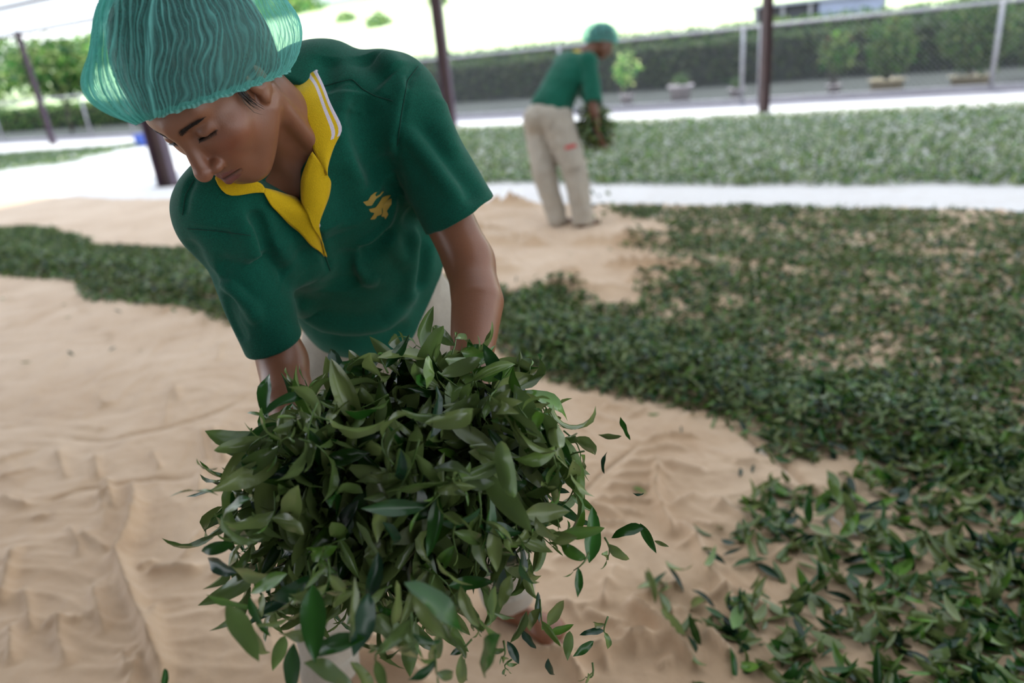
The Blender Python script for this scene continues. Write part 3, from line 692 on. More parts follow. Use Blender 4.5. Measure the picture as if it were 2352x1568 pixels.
def surface_nets(f, ax, ay, az, blk=8, slack=1.5, marg=0.004, relax=2):
    A = []
    for a in (ax, ay, az):
        a = np.asarray(a, np.float32); n = -(-len(a)//blk)*blk; st = a[-1]-a[-2]
        A.append(np.concatenate([a, a[-1] + st*np.arange(1, n-len(a)+1, dtype=np.float32)]))
    nb = [len(a)//blk for a in A]
    cen = [a.reshape(-1, blk).mean(1) for a in A]; hw = [(a.reshape(-1, blk)[:, -1]-a.reshape(-1, blk)[:, 0])/2*1.2 for a in A]
    C = np.stack(np.meshgrid(*cen, indexing='ij'), -1).reshape(-1, 3); Hd = np.sqrt((np.stack(np.meshgrid(*hw, indexing='ij'), -1)**2).sum(-1)).ravel()
    d = np.concatenate([f(C[i:i+200000]) for i in range(0, len(C), 200000)])
    near = np.abs(d) < Hd*slack + marg
    val = np.repeat(np.repeat(np.repeat(np.where(d < 0, -1, 1).astype(np.float32).reshape(nb), blk, 0), blk, 1), blk, 2)
    bi = np.stack(np.unravel_index(np.where(near)[0], nb), -1)*blk
    off = np.stack(np.meshgrid(*[np.arange(blk)]*3, indexing='ij'), -1).reshape(-1, 3)
    for k in range(0, len(bi), 500):
        I = (bi[k:k+500, None] + off[None]).reshape(-1, 3)
        val[I[:, 0], I[:, 1], I[:, 2]] = f(np.stack([A[c][I[:, c]] for c in range(3)], -1))
    s = val < 0
    cnt = np.zeros([n-1 for n in s.shape], np.int8)
    for dx in (0, 1):
        for dy in (0, 1):
            for dz in (0, 1): cnt += s[dx:s.shape[0]-1+dx, dy:s.shape[1]-1+dy, dz:s.shape[2]-1+dz]
    act = (cnt > 0) & (cnt < 8); ci = np.stack(np.where(act), -1)
    ids = np.full(act.shape, -1, np.int32); ids[act] = np.arange(len(ci))
    acc = np.zeros((len(ci), 3), np.float32); num = np.zeros(len(ci), np.float32)
    cor = [(0,0,0),(1,0,0),(0,1,0),(1,1,0),(0,0,1),(1,0,1),(0,1,1),(1,1,1)]
    for i in range(8):
        for c in range(3):
            if cor[i][c]: continue
            j = list(cor[i]); j[c] = 1
            a = ci + cor[i]; b = ci + j
            va = val[a[:, 0], a[:, 1], a[:, 2]]; vb = val[b[:, 0], b[:, 1], b[:, 2]]; m = (va < 0) != (vb < 0)
            t = np.clip(va[m]/(va[m]-vb[m]), 0, 1)[:, None]
            pa = np.stack([A[q][a[m, q]] for q in range(3)], -1); pb = np.stack([A[q][b[m, q]] for q in range(3)], -1)
            acc[m] += pa + t*(pb-pa); num[m] += 1
    V = acc/num[:, None]
    Fs = []
    for c in range(3):
        o = [q for q in range(3) if q != c]
        sl0 = [slice(1, -1)]*3; sl1 = [slice(1, -1)]*3; sl0[c] = slice(0, -1); sl1[c] = slice(1, None)
        s0 = s[tuple(sl0)]; s1 = s[tuple(sl1)]; m = s0 != s1
        I = np.stack(np.where(m), -1); flip = s0[m]
        for q in o: I[:, q] += 1
        def at(da, db):
            J = I.copy(); J[:, o[0]] -= da; J[:, o[1]] -= db; return ids[J[:, 0], J[:, 1], J[:, 2]]
        q4 = np.stack([at(1, 1), at(0, 1), at(0, 0), at(1, 0)], -1)
        if c == 1: flip = ~flip
        q4[~flip] = q4[~flip][:, ::-1]; Fs.append(q4)
    Fq = np.concatenate(Fs); Fq = Fq[(Fq >= 0).all(1)]
    for _ in range(relax):
        g = grad(f, V); V = V - (f(V)[:, None]*g*0.8).astype(np.float32)
    return V, Fq
def grad(f, V, e=0.0008):
    V = np.asarray(V, np.float32); g = np.stack([f(V + f32(e, 0, 0)) - f(V - f32(e, 0, 0)), f(V + f32(0, e, 0)) - f(V - f32(0, e, 0)), f(V + f32(0, 0, e)) - f(V - f32(0, 0, e))], -1)
    return g/(np.linalg.norm(g, axis=1, keepdims=True) + 1e-9)
def axis(lo, hi, fine, zones, coarse):
    a = [lo]
    while a[-1] < hi:
        x = a[-1]; dd = min([max(z0-x, x-z1, 0) for z0, z1 in zones] or [1]); a.append(x + min(coarse, fine + dd*.25))
    return np.array(a)
def cw(r, u, t): return r*R_ + u*U_ - t*F_        # camera-relative direction

# ------------------------------------------------------------------ near worker: frames
l_h = norm(cw(-.8795, .0085, -.4758)); u_h = norm(cw(-.4359, .3866, .8127)); u_h = norm(u_h - l_h*(u_h@l_h)); f_h = np.cross(u_h, l_h)
RH = np.stack([-l_h, f_h, u_h], 1)                       # head frame: his left, forward, up
HO = P(420, 322.7, 0.9413) - RH@np.array([0, .095, 0])
def hd(x, y, z): return HO + RH@np.array([x, y, z])
shB = P(902, 238, 1.20); elB = P(1078, 600, 1.19); wrB = P(1085, 965, 1.05)
shA = P(518, 486, 1.13); elA = P(650, 830, 1.19); wrA = P(765, 1180, 1.03)
hipc = P(880, 735, 1.62)
shm = (shA+shB)/2
TL = norm(shB-shA); TD = norm(shm-hipc); TD = norm(TD - TL*(TD@TL)); TA = np.cross(TL, TD)
TM = np.stack([TL, TA, TD], 1)
def T(x, y, z): return shm + TM@np.array([x, y, z])
hipA = np.array([hipc[0]-.085, hipc[1], hipc[2]-.02]); hipB = np.array([hipc[0]+.085, hipc[1]+.01, hipc[2]])
anA = G(770, 1600); anA[2] = .085; anB = G(1172, 1420); anB[2] = .085
knA = (hipA+anA)/2 + [-.03, -.05, .02]; knB = (hipB+anB)/2 + [.05, -.05, .02]
toeB = G(1290, 1474); toeB[2] = .02; toeA = anA + [-.05, -.17, -.06]

def f_head(p):
    q = (p - HO.astype(np.float32))@RH.astype(np.float32)
    x = np.abs(q[:, 0]); m = np.stack([x, q[:, 1], q[:, 2]], -1)
    d = ell(q, (0, -.012, .036), (.075, .099, .088))
    d = smin(d, ell(q, (0, .030, -.035), (.0625, .066, .084)), .030)
    d = smin(d, ell(q, (0, .062, -.098), (.027, .028, .021)), .030)
    d = smin(d, cap(m, (.056, .002, -.062), (.020, .064, -.102), .014, .012), .030)
    d = smin(d, ell(m, (.041, .060, -.030), (.024, .022, .022)), .022)
    d = smin(d, cap(m, (.0, .090, .020), (.040, .072, .022), .010, .009), .020)
    d = smin(d, ell(q, (0, .079, -.068), (.033, .020, .026)), .018)
    d = smax(d, -ell(m, (.033, .104, -.001), (.0185, .017, .0105)), .014)          # sockets
    d = smin(d, ell(m, (.0325, .0755, -.003), (.0150, .0155, .0125)), .006)        # lids
    d = smax(d, -cap(m, (.019, .0955, .0075), (.046, .0835, .0065), .0012), .005)   # lid fold
    d = smax(d, -cap(m, (.018, .0935, -.0088), (.046, .0835, -.0082), .0013), .0035)  # lid slit
    d = smin(d, capn(q, [f32(0, .092, .010), f32(0, .098, -.012), f32(0, .113, -.041)], [.0075, .008, .0115]), .012)
    d = smin(d, sph(q, (0, .1165, -.0445), .0115), .006)
    d = smin(d, ell(m, (.0145, .1020, -.0485), (.0088, .0115, .0085)), .006)
    d = smax(d, -ell(m, (.0072, .1090, -.0580), (.0042, .0060, .0040)), .003)
    d = smin(d, cap(m, (.0, .1015, -.0680), (.022, .0900, -.0722), .0062, .0036), .0045)
    d = smin(d, cap(m, (.0, .0995, -.0812), (.018, .0905, -.0790), .0080, .0046), .0045)
    d = smax(d, -cap(m, (.0, .1085, -.0742), (.0265, .0925, -.0746), .0019), .003)
    d = smax(d, -cap(q, (0, .1075, -.059), (0, .1065, -.066), .0028), .005)
    e = ell(m, (.0735, -.006, -.014), (.0085, .019, .031))                           # ears
    e = smax(e, -ell(m, (.084, -.003, -.010), (.007, .010, .018)), .004)
    e = smin(e, ell(m, (.0725, .004, -.040), (.006, .008, .009)), .006)
    d = smin(d, e, .006)
    return d
NK0 = T(0, -.015, .005); NK1 = hd(0, -.035, -.035)
def finger_chain(root, dirs, lens): 
    pts = [np.asarray(root)]
    for dd, l in zip(dirs, lens): pts.append(pts[-1] + norm(np.asarray(dd))*l)
    return pts
# hands under the bundle: palm frames (along the fingers, across towards the thumb, palm normal up)
HANDS = []
def hand(wr, al, th, up):
    al = norm(al); th = norm(th - al*(th@al)); up = norm(np.cross(al, th)) if np.cross(al, th)@up > 0 else -norm(np.cross(al, th))
    ch = []
    for i, (o, L) in enumerate([(.030, .072), (.010, .080), (-.011, .074), (-.031, .058)]):
        r0 = wr + al*(.092-.004*abs(i-1)) + th*o
        ch.append((finger_chain(r0, [al+up*.25+th*o*3, al+up*.6, al+up*1.1], [L*.42, L*.32, L*.26]), [.0092, .0085, .0078, .0062]))
    ch.append((finger_chain(wr + al*.03 + th*.028, [al*.7+th*.8+up*.2, al*1.0+th*.45+up*.35, al+th*.1+up*.5], [.042, .034, .028]), [.013, .0105, .0095, .0072]))
    return wr, al, th, up, ch
HANDS.append(hand(wrA, P(905, 1372, .88)-wrA, cw(-.3, -.25, .9), U_))
HANDS.append(hand(wrB, P(960, 1160, .98)-wrB, cw(.1, .2, .9), U_))
def f_hands(p):
    d = None
    for wr, al, th, up, ch in HANDS:
        M = np.stack([al, th, up], 1)
        q = ell(p, wr + al*.052, (.055, .042, .017), M)
        q = smin(q, cap(p, wr - al*.02, wr + al*.03, .024, .022), .02)
        for pts, rs in ch: q = smin(q, capn(p, pts, rs), .006)
        d = q if d is None else np.minimum(d, q)
    return d
def foot(p, an, toe, big):
    """bare foot: big = side of the big toe (+1 along the left of the walking direction)"""
    fw = toe - an; fw[2] = 0; fw = norm(fw); sd = np.array([-fw[1], fw[0], 0])*big; z = np.array([0, 0, 1.0])
    g = an.copy(); g[2] = 0
    d = cap(p, an + z*.1, g + z*.055, .037, .036)
    d = smin(d, cap(p, g - fw*.035 + z*.032, g + fw*.10 + z*.032 , .032, .026), .03)
    d = smin(d, ell(p, g + fw*.125 + z*.026, (.05, .047, .022), np.stack([fw, sd, z], 1)), .025)
    for i, (o, L, r) in enumerate([(.034, .056, .0135), (.014, .054, .0098), (-.003, .047, .0092), (-.019, .039, .0088), (-.033, .030, .0085)]):
        b = g + fw*(.135 - .010*i) + sd*o; d = smin(d, cap(p, b + z*.018, b + fw*L + sd*(.004 if i == 0 else 0) + z*(r*.95), r*.95, r), .006)
    return d
def f_body(p):
    d = ell(p, T(0, -.012, -.14), (.138, .088, .18), TM)
    d = smin(d, ell(p, T(-.01, .028, -.055), (.088, .062, .085), TM), .03)
    d = smin(d, ell(p, T(0, 0, -.33), (.135, .095, .15), TM), .05)
    d = smin(d, ell(p, hipc, (.150, .110, .12)), .05)
    d = smin(d, cap(p, shA - TD*.012, shB - TD*.012, .034), .04)
    d = smin(d, capn(p, [shA, elA], [.042, .037]), .03); d = smin(d, capn(p, [shB, elB], [.046, .040]), .03)
    for el, wr, o in ((elA, wrA, cw(-.012, 0, 0)), (elB, wrB, cw(.012, 0, 0))):
        m1 = el + (wr-el)*.28 + o
        d = smin(d, capn(p, [el, m1, el+(wr-el)*.65, wr], [.037, .0425, .033, .024]), .02)
    d = smin(d, f_hands(p), .012)
    for hp, kn, an in ((hipA, knA, anA), (hipB, knB, anB)): d = smin(d, capn(p, [hp, kn, kn*.65+an*.35, an], [.075, .05, .048, .034]), .03)
    d = smin(d, foot(p, anA, toeA, 1), .02); d = smin(d, foot(p, anB, toeB, -1), .02)
    d = smin(d, cap(p, NK0, NK1, .060, .054), .035)
    d = smin(d, cap(p, T(.03, -.03, .02), shB - TD*.012, .028, .026), .04); d = smin(d, cap(p, T(-.03, -.03, .02), shA - TD*.012, .028, .026), .04)
    # neck cords towards the breastbone
    for s in (-1, 1): d = smin(d, cap(p, hd(.055*s, -.02, -.05), T(.018*s, .055, -.02), .012, .010), .02)
    d = smin(d, f_head(p), .018)
    return d
SKIN = np.array([.255, .105, .056])
def skin_mat():
    m, N, L, b = nt('tanned_skin')
    at = N.new('ShaderNodeAttribute'); at.attribute_name = 'col'
    tcn = N.new('ShaderNodeTexCoord'); n1 = N.new('ShaderNodeTexNoise'); n1.inputs['Scale'].default_value = 14; n1.inputs['Detail'].default_value = 6; L.new(tcn.outputs['Object'], n1.inputs['Vector'])
    mp = N.new('ShaderNodeMapRange'); mp.inputs['From Min'].default_value = .3; mp.inputs['From Max'].default_value = .7; mp.inputs['To Min'].default_value = .88; mp.inputs['To Max'].default_value = 1.1; L.new(n1.outputs['Fac'], mp.inputs['Value'])
    mx = N.new('ShaderNodeVectorMath'); mx.operation = 'SCALE'; L.new(at.outputs['Color'], mx.inputs[0]); L.new(mp.outputs['Result'], mx.inputs['Scale']); L.new(mx.outputs[0], b.inputs['Base Color'])
    b.inputs['Roughness'].default_value = .36; b.inputs['Subsurface Weight'].default_value = .12; b.inputs['Subsurface Radius'].default_value = (.012, .005, .003); b.inputs['Subsurface Scale'].default_value = 1.0
    n2 = N.new('ShaderNodeTexNoise'); n2.inputs['Scale'].default_value = 420; n2.inputs['Detail'].default_value = 3; L.new(tcn.outputs['Object'], n2.inputs['Vector'])
    bp = N.new('ShaderNodeBump'); bp.inputs['Strength'].default_value = .12; bp.inputs['Distance'].default_value = .002; L.new(n2.outputs['Fac'], bp.inputs['Height']); L.new(bp.outputs[0], b.inputs['Normal'])
    return m
M_SKIN = skin_mat()
def face_cols(V):
    C = np.tile(SKIN, (len(V), 1)); q = (V - HO)@RH; x = np.abs(q[:, 0]); y = q[:, 1]; z = q[:, 2]
    face = (y > .03) & (np.abs(z) < .14) & (x < .09)
    def mixc(w, c): 
        w = np.clip(w, 0, 1)[:, None]*face[:, None]; C[:] = C*(1-w) + np.array(c)*w
    g = lambda a, s: np.exp(-(a/s)**2)
    mixc(.45*g(np.hypot(x-.044, z+.034), .022), (.31, .085, .05))                       # cheeks
    mixc(.35*g(np.hypot(x, z+.046), .016), (.38, .15, .10))
    up = (np.abs(z+.0690 + .15*x*x/.02*.02) < .0058*(1-x/.027)) & (x < .026) & (y > .075); lo = (np.abs(z+.0808) < .0072*(1-(x/.024)**2)) & (x < .024) & (y > .075)
    mixc(.85*(up | lo), (.21, .070, .060))
    mixc(.9*g(z+.0744, .0017)*(x < .025)*(y > .075), (.05, .018, .016))
    bz = .0135 + .0036*np.sin(np.clip((x-.012)/.038, 0, 1)*2.4) - .05*np.clip(x-.042, 0, 1)
    mixc(.85*g(z-bz, .0036*(1.15-.45*np.clip((x-.015)/.04, 0, 1)))*np.clip((x-.011)/.005, 0, 1)*np.clip((.050-x)/.006, 0, 1), (.018, .012, .010))
    mixc(.92*g(z+.0086-.0015*np.cos((x-.032)*110), .0015)*(x > .017)*(x < .048)*(y > .06), (.012, .008, .007))
    mixc(.30*g(np.hypot(x-.033, z-.001), .016), (.20, .095, .06))
    mixc(.95*(np.hypot((x-.0072)/.0044, (z+.0572)/.0030) < 1)*(y > .095), (.05, .02, .015))
    return C
if True:
    bx = axis(-.72, .16, .0021, [(HO[0]-.10, HO[0]+.12)], .0055)
    by = axis(.62, 1.80, .0021, [(HO[1]-.12, HO[1]+.06)], .0055)
    bz = axis(-.01, 1.66, .0021, [(HO[2]-.14, HO[2]+.12)], .0055)
    V, F = surface_nets(f_body, bx, by, bz)
    keepz = V[:, 2] > -.005
    print('body', len(V), len(F), 'head origin', HO)
    near = make('person', V, F, M_SKIN, loc=(float((anA[0]+anB[0])/2), float(anA[1]), 0), attrs={'col': face_cols(V)})
    tag(near, 'person in blue-green hairnet and green polo shirt bending over a leaf bundle, face in view', 'person')
# ------------------------------------------------------------------ near worker: hair, hairnet
def net_mat():
    m, N, L, b = nt('blue_green_nonwoven')
    at = N.new('ShaderNodeAttribute'); at.attribute_name = 'dens'
    b.inputs['Base Color'].default_value = (.20, .58, .53, 1); b.inputs['Roughness'].default_value = .6; b.inputs['Specular IOR Level'].default_value = .3
    tr = N.new('ShaderNodeBsdfTranslucent'); tr.inputs['Color'].default_value = (.28, .74, .68, 1)
    m1 = N.new('ShaderNodeMixShader'); m1.inputs[0].default_value = .45; L.new(b.outputs[0], m1.inputs[1]); L.new(tr.outputs[0], m1.inputs[2])
    tp = N.new('ShaderNodeBsdfTransparent'); tp.inputs['Color'].default_value = (.80, .97, .93, 1)
    tcn = N.new('ShaderNodeTexCoord'); n1 = N.new('ShaderNodeTexNoise'); n1.inputs['Scale'].default_value = 60; n1.inputs['Detail'].default_value = 4; L.new(tcn.outputs['Object'], n1.inputs['Vector'])
    ad = N.new('ShaderNodeMath'); ad.operation = 'MULTIPLY_ADD'; ad.inputs[1].default_value = .25; L.new(n1.outputs['Fac'], ad.inputs[0]); L.new(at.outputs['Fac'], ad.inputs[2])
    m2 = N.new('ShaderNodeMixShader'); L.new(ad.outputs[0], m2.inputs[0]); L.new(tp.outputs[0], m2.inputs[1]); L.new(m1.outputs[0], m2.inputs[2])
    L.new(m2.outputs[0], N['Material Output'].inputs['Surface'])
    return m
M_NET = net_mat()
M_HAIR = mat('black_hair', (.016, .012, .010), .38, .4, 60, .5, 220, stretch=(1, 1, .2))
def dome(RMx, Ox, rim_c, rim_rx, rim_ry, cc, rad, nphi, nu, fold=.86, over=.10, disp=None, rim_shift=0.0, th_end=1.72, gather=0.0):
    """closed cap in a head frame: local z is the normal of the rim plane, y runs forward"""
    phi = np.linspace(0, 2*np.pi, nphi, endpoint=False); u = np.linspace(0.015, 1, nu)
    PH, Uu = np.meshgrid(phi, u, indexing='ij')
    P0 = np.where(PH > np.pi, PH-2*np.pi, PH); PH = P0 - gather*Uu**2.5*np.sin(P0)*np.cos(P0/2)**4
    th = Uu*th_end
    c = np.stack([np.sin(PH)*np.sin(th)*rad[0], np.cos(PH)*np.sin(th)*rad[1], np.cos(th)*rad[2]], -1) + np.array(cc)
    rim = np.stack([np.sin(PH)*rim_rx, np.cos(PH)*rim_ry, np.full_like(PH, rim_shift)], -1) + np.array(rim_c)
    k = (Uu**fold)[..., None]
    c = c*(1-k) + rim*k; dens = np.full(PH.shape, .5)
    if disp is not None:
        n = np.stack([np.sin(PH)*np.sin(th)/rad[0], np.cos(PH)*np.sin(th)/rad[1], np.cos(th)/rad[2]], -1); n = norm(n)
        dd, dens = disp(P0, Uu, c); c = c + n*dd[..., None]
    V = Ox + c.reshape(-1, 3)@RMx.T
    i, j = np.meshgrid(np.arange(nphi), np.arange(nu-1), indexing='ij'); a = (i*nu+j).ravel(); b = (((i+1) % nphi)*nu+j).ravel()
    return V, np.stack([a, a+1, b+1, b], 1), dens.ravel(), c, phi
NRM = norm(np.array([0, -.584, .811])); TFW = np.array([0, .811, .584])
CAPM = RH@np.stack([np.array([1., 0, 0]), TFW, NRM], 1)
CAPO = hd(0, -.004, -.006) - RH@NRM*.010
def head_top(parent, RMx, Ox, full=True):
    drp = 1.0 if full else 0.0
    """hair and gathered bouffant net"""
    def hdisp(PH, Uu, c): return .0015*noise3(np.stack([PH*14, Uu*3, Uu*0], -1)) + .001*noise3(np.stack([PH*40, Uu*4, Uu*0+2], -1)), np.zeros(PH.shape)
    V, F, _, _, _ = dome(RMx, Ox, (0, 0, 0), .0765, .117, (0, .002, .050), (.084, .117, .104), 220, 50, 12, disp=hdisp, th_end=1.8, rim_shift=-.004)
    make('hair', V, F[:, ::-1], M_HAIR, parent)
    N1 = 104
    def ndisp(PH, Uu, c):
        ph = np.where(PH > np.pi, PH-2*np.pi, PH)
        wv = 1.3*noise3(np.stack([np.cos(PH)*3, np.sin(PH)*3, Uu*4.5], -1)) + .8*noise3(np.stack([np.cos(PH)*9, np.sin(PH)*9, Uu*9], -1))
        q = (ph/np.pi); q = np.sign(q)*np.abs(q)**.9                      # pleats crowd towards the gather at the front
        a = np.abs(((q*N1/2 + wv + .8*Uu) % 1)*2-1); rid = (1-a)**3
        a2 = np.abs(((q*N1*1.13 + 2*wv + 1.3) % 1)*2-1); rid2 = (1-a2)**3
        env = np.clip((Uu-.08)/.35, 0, 1)
        big = .010*noise3(np.stack([np.cos(PH)*1.6, np.sin(PH)*1.6, Uu*2.0+3], -1))*np.clip(1.2-Uu, 0, 1)
        fr = np.exp(-(ph/.42)**2)                                       # knot at the forehead
        a3 = np.abs(((ph*9 + .4*wv) % 1)*2-1)
        dd = (.0016*rid + .0010*rid2)*env*(1-.3*fr) + big + fr*env*.010*(1-a3)**1.5
        dens = .10 + .50*rid*env*(.6+.8*np.clip(.5+noise3(np.stack([np.cos(PH)*5, np.sin(PH)*5, Uu*3+9], -1)), 0, 1)) + .20*rid2*env + .20*fr*(1-a3) + .10*np.clip((Uu-.8)/.2, 0, 1)
        dd = dd + drp*.030*np.exp(-((ph+.25)/.42)**2)*np.exp(-((Uu-.84)/.12)**2) + .012*np.exp(-((np.abs(ph)-2.7)/.5)**2)*np.exp(-((Uu-.8)/.15)**2)
        seam = np.exp(-((ph-.62-.25*(1-Uu))/.035)**2)*(Uu > .15); dens = dens + .5*seam; dd = dd + .003*seam
        return dd, np.clip(dens, 0, .95)
    nphi, nu = (900, 130) if full else (300, 40)
    V, F, D, c, phi = dome(RMx, Ox, (0, 0, -.004), .0805, .1235, (0, -.016, .040), (.117, .163, .122), nphi, nu, 5.5, disp=ndisp, th_end=1.70, gather=.80)
    net = make('hairnet', V, F[:, ::-1], M_NET, parent, attrs={'dens': D})
    # gathered elastic hem
    n = 700; ph = np.linspace(0, 2*np.pi, n, endpoint=False); k = np.linspace(0, 1, 5); PH, K = np.meshgrid(ph, k, indexing='ij')
    ruf = .0016*np.sin(PH*95 + 1.2*np.sin(PH*17))*K; rx = .0800+.0045*K+ruf; ry = .1228+.0045*K+ruf
    hem = np.stack([np.sin(PH)*rx, np.cos(PH)*ry, .0030-.0085*K + .001*np.sin(PH*31)], -1)
    i, j = np.meshgrid(np.arange(n), np.arange(4), indexing='ij'); a = (i*5+j).ravel(); b = (((i+1) % n)*5+j).ravel()
    make('elastic_hem', Ox + hem.reshape(-1, 3)@RMx.T, np.stack([a, b, b+1, a+1], 1), M_NET, net, attrs={'dens': np.full(n*5, .72)})
    return net
if True:
    head_top(near, CAPM, CAPO)
    # loose hair in front of the near ear
    def onface(x, y, z, lift=.0004):
        q = hd(x, y, z)
        for _ in range(14): q = q - RH[:, 1]*max(float(f_head(np.array([q], np.float32))[0]) - lift, 0)*.9
        return q
    st = MB()
    for k in range(26):
        o = rng.normal(size=3)*[.0006, .0030, .0022]; s = rng.uniform(.6, 1.1)
        st.tube([hd(.0745, .022, .006)+RH@o, hd(.0755, .028, -.010*s)+RH@(o*1.2), hd(.0745, .0275, -.026*s)+RH@(o*1.3), hd(.0715, .022, -.040*s)+RH@o], [.0004, .0004, .0003, .0001], 4)
    st.build('sideburn', M_HAIR, near)
    for s in (1, -1):
        br = MB(); la = MB()
        for k in range(260):
            t = rng.random()**.9; x = .012 + .033*t; hw = .0030*(1.15-.75*t); z = .0130 + .0036*math.sin(t*2.3) + hw*rng.uniform(-1, 1)
            p0 = onface(s*x, .118, z, .0003); dx = .0075*(.6+.4*rng.random())
            p2 = onface(s*(x+dx), .118, z + .0020*(1-2.1*t) + .0006*rng.normal(), .0009)
            br.tube([p0, (p0+p2)/2 + RH[:, 1]*.0007, p2], [.00030, .00028, .00008], 3, cap=False)
        br.build('eyebrow', M_HAIR, near)
        for k in range(26):
            t = k/25; x = .0185 + .028*t; V_ = onface(s*x, .115, -.0088 + .0012*math.sin(t*3.14), 0)
            la.tube([V_, V_ + RH@np.array([s*.001*(t-.4), .0030, -.0022]), V_ + RH@np.array([s*.003*(t-.3), .0055, -.0026])], [.00040, .0003, .0001], 4)
        la.build('eyelashes', M_HAIR, near)

# ------------------------------------------------------------------ near worker: clothes
def fabric(name, c, rough=.85, weave=900, var=.10, fuzz=.16, sk=(.72, 1.5)):
    m = mat(name, c, rough, var, 9, .30, weave, spec=.2, sheen=fuzz, detail=5)
    N, L = m.node_tree.nodes, m.node_tree.links; b = N['Principled BSDF']; src = b.inputs['Base Color'].links[0].from_socket
    tcn = N.new('ShaderNodeTexCoord'); n2 = N.new('ShaderNodeTexNoise'); n2.inputs['Scale'].default_value = weave*.8; n2.inputs['Detail'].default_value = 2; L.new(tcn.outputs['Object'], n2.inputs['Vector'])
    mp = N.new('ShaderNodeMapRange'); mp.inputs['From Min'].default_value = .3; mp.inputs['From Max'].default_value = .75; mp.inputs['To Min'].default_value = sk[0]; mp.inputs['To Max'].default_value = sk[1]; L.new(n2.outputs['Fac'], mp.inputs['Value'])
    mx = N.new('ShaderNodeVectorMath'); mx.operation = 'SCALE'; L.new(src, mx.inputs[0]); L.new(mp.outputs['Result'], mx.inputs['Scale']); L.new(mx.outputs[0], b.inputs['Base Color'])
    return m
M_GREEN = fabric('bottle_green_pique', (.004, .088, .055))
M_YEL = fabric('golden_yellow_knit', (.72, .46, .008), .8, 700, .06, .2, (.93, 1.08))
M_WHT = fabric('pale_lilac_stripe', (.72, .62, .70), .8, 700, .04, .2, (.95, 1.05))
M_GOLD = mat('gold_print', (.42, .27, .045), .6, .12, 20)
M_DKG = mat('dark_green_thread', (.004, .05, .032), .9, .1, 30)
M_KHAKI = fabric('pale_khaki_cotton', (.39, .345, .285), .9, 500, .08, .2, (.88, 1.15))
hemA = P(627, 790, 1.185); hemB = P(1062, 492, 1.195)
def loft(p, tab):
    q = (p - shm.astype(np.float32))@TM.astype(np.float32); tab = np.asarray(tab, np.float32); o = np.argsort(tab[:, 0]); tab = tab[o]
    z = q[:, 2]; cx, cy, rx, ry = [np.interp(z, tab[:, 0], tab[:, i]).astype(np.float32) for i in (1, 2, 3, 4)]
    e = 2.3
    k = (np.abs((q[:, 0]-cx)/rx)**e + np.abs((q[:, 1]-cy)/ry)**e)**(1/e)
    return (k-1)*np.minimum(rx, ry)*.92, q
TORSO = [(a, b, c, r*1.05, s*1.03) for a, b, c, r, s in [(.06, 0, -.02, .10, .05), (.02, 0, -.015, .140, .085), (-.05, 0, -.008, .165, .112), (-.15, 0, .0, .172, .122), (-.28, 0, .012, .170, .128), (-.40, 0, .022, .168, .135), (-.50, 0, .022, .172, .14), (-.62, 0, .012, .185, .15)]]
SF = []                # folds: list of (3-D polyline, height, width)
NECKPOLY = None
def sleeve(p, sh, hem, r0, r1, side):
    e = (hem-sh); L = np.linalg.norm(e); e = e/L; end = hem + e*.02
    d = capn(p, [sh - e*.0, sh + e*L*.5, end], [r0, (r0+r1)/2*1.02, r1])
    nrm_ = norm(e + F_*.30); pl = (p - hem.astype(np.float32))@nrm_.astype(np.float32)
    inn = capn(p, [hem - e*.07, hem + e*.06], [r1*.80, r1*.90])
    return d, pl, inn
HEMP = None
def f_shirt0(p, hole=True):
    d, q = loft(p, TORSO)
    d = smax(d, q[:, 2]-.065, .03)
    d = smin(d, cap(p, shA - TL*.005, shB + TL*.005, .064), .06)
    d = smin(d, ell(p, T(0, -.05, -.06), (.15, .075, .12), TM), .05); d = smin(d, ell(p, T(.065, -.09, .0), (.115, .085, .11), TM), .05)
    d = smin(d, cap(p, T(.03, -.03, .035), shB, .042, .062), .05); d = smin(d, cap(p, T(-.03, -.03, .035), shA, .042, .062), .05)
    arms = None
    hz_ = q[:, 2] + .400 - .85*np.clip(q[:, 0]+.02, 0, None) - .25*np.clip(-q[:, 0]-.10, 0, None)
    d = smax(d, -hz_, .004)
    inner, _ = loft(p, [(a, b, c, r-.012, s-.012) for a, b, c, r, s in TORSO]); inner = smax(inner, q[:, 2]+.30, .02)
    for sh, hm, r0, r1, sd in ((shA, hemA, .065, .046, -1), (shB, hemB, .068, .059, 1)):
        s, pl, inn = sleeve(p, sh, hm, r0, r1, sd)
        s = smax(s, pl, .004); inner = np.minimum(inner, inn)
        d = smin(d, s, .030)
        ac = smax(capn(p, [sh, elA if sd < 0 else elB], [.050, .044]), pl+.002, .004); arms = ac if arms is None else np.minimum(arms, ac)
    if not hole: return d
    d = bump_folds(p, d); d = smin(d, arms, .004); d = smin(d, smax(np.maximum(ell(p, T(0, -.01, -.13), (.156, .106, .19), TM), -hz_), q[:, 2]+.03, .02), .004)
    d = smax(d, -smax(inner, d+.0105, .003), .003)
    # neck opening
    d = smax(d, -cap(p, NK0 - (NK1-NK0)*.4, NK1, .064, .066), .008)
    if NECKPOLY is not None:
        w = sdist(NECKPOLY, q[:, [0, 2]]); w = np.maximum(w, -(q[:, 1]-.02)).astype(np.float32); d = smax(d, -w, .004)
    return d
def f_shirt(p): return f_shirt0(p, True)
